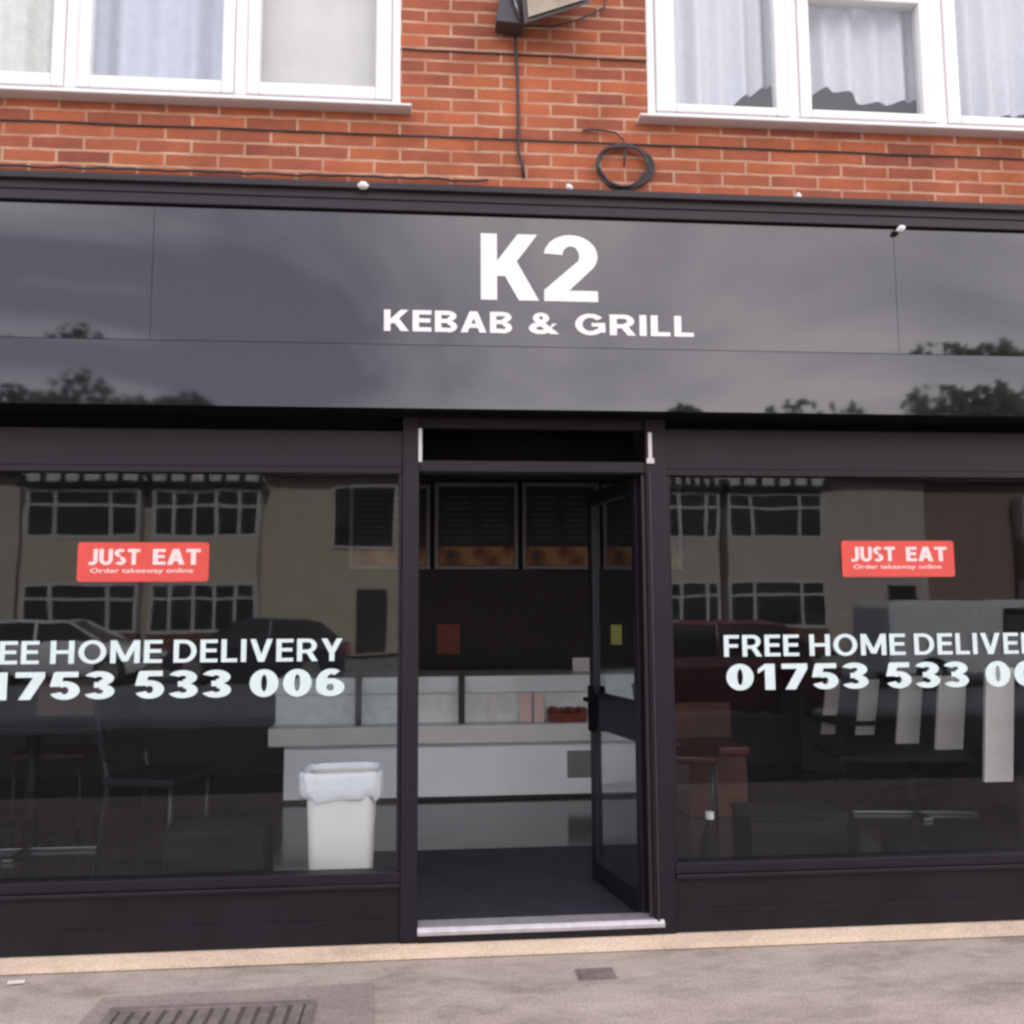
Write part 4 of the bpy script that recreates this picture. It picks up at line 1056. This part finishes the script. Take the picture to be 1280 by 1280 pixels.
def tree(x, y, h, rad, label, seed, n=9000):
    rr = random.Random(seed)
    o = thing("tree", label, "tree", (x, y, -.1))
    t_ = MB(); t_.tube([(0, 0, 0), (.05, 0, h * .3), (-.05, .1, h * .6), (.1, 0, h * .85)], [.24, .18, .12, .04], 8)
    for k in range(6):
        a_ = rr.uniform(0, 6.28); z_ = h * rr.uniform(.35, .6)
        t_.tube([(0, 0, z_), (math.cos(a_) * rad * .4, math.sin(a_) * rad * .4, z_ + .9), (math.cos(a_) * rad * .8, math.sin(a_) * rad * .8, z_ + 1.9)], [.09, .06, .02], 6)
    local(t_, "trunk", M['bark'], o, smooth=True)
    lf = MB()
    lumps = [(rr.uniform(-1, 1) * rad * .65, rr.uniform(-1, 1) * rad * .65, h * rr.uniform(.5, .88), rad * rr.uniform(.26, .42)) for _ in range(30)]
    for k in range(n):
        lx, ly_, lz, lr = rr.choice(lumps)
        d = Vector((rr.gauss(0, 1), rr.gauss(0, 1), rr.gauss(0, 1))).normalized() * lr * rr.random() ** .4
        c = Vector((lx, ly_, lz)) + d; s = rr.uniform(.14, .30)
        a_ = Vector((rr.gauss(0, 1), rr.gauss(0, 1), rr.gauss(0, 1))).normalized(); b2 = a_.orthogonal().normalized()
        lf.quad(c + a_ * s, c + b2 * s * .6, c - a_ * s, c - b2 * s * .6)
    local(lf, "crown", M['leaf'], o, fix=False)
tree(-15.9, -35.5, 13.2, 4.6, "broad leafy tree behind the timbered house on the left", 3)
tree(-11.6, -36.5, 13.9, 2.6, "taller narrow tree behind the timbered house on the left", 4)
tree(-21.5, -36, 13.5, 4.6, "broad leafy tree beyond the left edge of the left window", 6)
tree(24.2, -34.5, 13.4, 4.8, "taller leafy tree behind the houses at the far right", 8)
tree(18.4, -35, 12.9, 4.8, "leafy tree behind the grey rendered house on the right", 5)
tree(11.9, -36, 13.0, 2.3, "smaller leafy tree behind the grey rendered house", 9)

# cars
def car(loc, rz, paintm, label):
    o = thing("parked_car", label, "car", loc, rz)
    W2 = .86
    def ring(x, prof): return [(x, y, z) for y, z in prof]
    def sec(x, zb, zsh, wd):
        return [(x, -wd * .92, zb), (x, wd * .92, zb), (x, wd, zb + .18), (x, wd, zsh - .12), (x, wd * .90, zsh), (x, -wd * .90, zsh), (x, -wd, zsh - .12), (x, -wd, zb + .18)]
    b_ = MB().loft([sec(-2.05, .42, .78, .70), sec(-1.95, .26, .90, .80), sec(-1.2, .22, .95, W2), sec(0, .22, .96, W2), sec(.9, .22, .93, W2), sec(1.7, .25, .80, .80), sec(2.05, .36, .66, .68)])
    local(b_, "body", paintm, o, bevel=.02, smooth=True)
    def cs(x0_, z0_, x1_, z1_, wa, wb): return None
    cab = MB().loft([[(-1.75, -.74, .94), (1.05, -.74, .93), (1.05, .74, .93), (-1.75, .74, .94)], [(-1.25, -.60, 1.36), (.30, -.60, 1.40), (.30, .60, 1.40), (-1.25, .60, 1.36)]])
    local(cab, "window_glass", M['farglass'], o, bevel=.02)
    rf = MB().loft([[(-1.30, -.61, 1.361), (.34, -.61, 1.401), (.34, .61, 1.401), (-1.30, .61, 1.361)], [(-1.1, -.5, 1.43), (.15, -.5, 1.46), (.15, .5, 1.46), (-1.1, .5, 1.43)]])
    for s_ in (-1, 1):
        for xa, xb in (((-1.75, .94), (-1.27, 1.38)), ((-.35, .95), (-.35, 1.40)), ((1.07, .93), (.32, 1.41))):
            rf.tube([(xa[0], s_ * .755, xa[1]), (xb[0], s_ * .615, xb[1])], .035, 6)
    local(rf, "roof", paintm, o, bevel=.01)
    for sx in (-1.28, 1.30):
        for s_ in (-1, 1):
            wl = local(MB().prism([(sx + .31 * math.cos(k * math.pi / 12), .31 + .31 * math.sin(k * math.pi / 12)) for k in range(24)], 'y', s_ * .70, s_ * .885), "wheel", M['tyre'], o)
            local(MB().prism([(sx + .2 * math.cos(k * math.pi / 8), .31 + .2 * math.sin(k * math.pi / 8)) for k in range(16)], 'y', s_ * .8855, s_ * .90), "rim", M['rim'], wl)
    for s_ in (-1, 1):
        local(MB().box(1.86, 2.02, s_ * .55 - .14, s_ * .55 + .14, .60, .72), "headlight", M['head'], o, bevel=.02)
        local(MB().box(-2.06, -1.96, s_ * .62 - .12, s_ * .62 + .12, .66, .82), "tail_light", M['tail'], o, bevel=.02)
    return o
car((-4.0, -17.9, -.16), R(180), M['car_blue'], "dark blue car parked across the road, reflected in the left window")
car((-8.4, -17.9, -.16), R(0), M['car_white'], "white car added across the road beside the dark blue one for pale window haze")  # unseen car put here to bring pale haze into the left pane
car((3.6, -9.0, -.16), R(180), M['car_red'], "red car parked at the near kerb behind the photographer")
vn = thing("haze_van", "small white van added on the road to give pale haze in the right window", "van", (11.2, -14.2, -.16))  # unseen van added so its sunlit side makes the haze in the right pane
local(MB().prism([(-2.2, .28), (-2.2, 1.62), (-2.05, 1.74), (.75, 1.74), (1.35, 1.15), (2.05, .98), (2.2, .80), (2.2, .28)], 'y', -.85, .85), "body", M['car_white'], vn, bevel=.06)
for s_ in (-1, 1):
    local(MB().prism([(.15, 1.08), (.15, 1.58), (.68, 1.58), (1.12, 1.12)], 'y', s_ * .845, s_ * .862), "window_glass", M['farglass'], vn)
    local(MB().box(2.1, 2.215, s_ * .58 - .14, s_ * .58 + .14, .70, .86), "headlight", M['head'], vn, bevel=.02)
    for sx in (-1.4, 1.45):
        wl = local(MB().prism([(sx + .32 * math.cos(k * math.pi / 12), .32 + .32 * math.sin(k * math.pi / 12)) for k in range(24)], 'y', s_ * .70, s_ * .88), "wheel", M['tyre'], vn)
        local(MB().prism([(sx + .2 * math.cos(k * math.pi / 8), .32 + .2 * math.sin(k * math.pi / 8)) for k in range(16)], 'y', s_ * .8805, s_ * .895), "rim", M['rim'], wl)
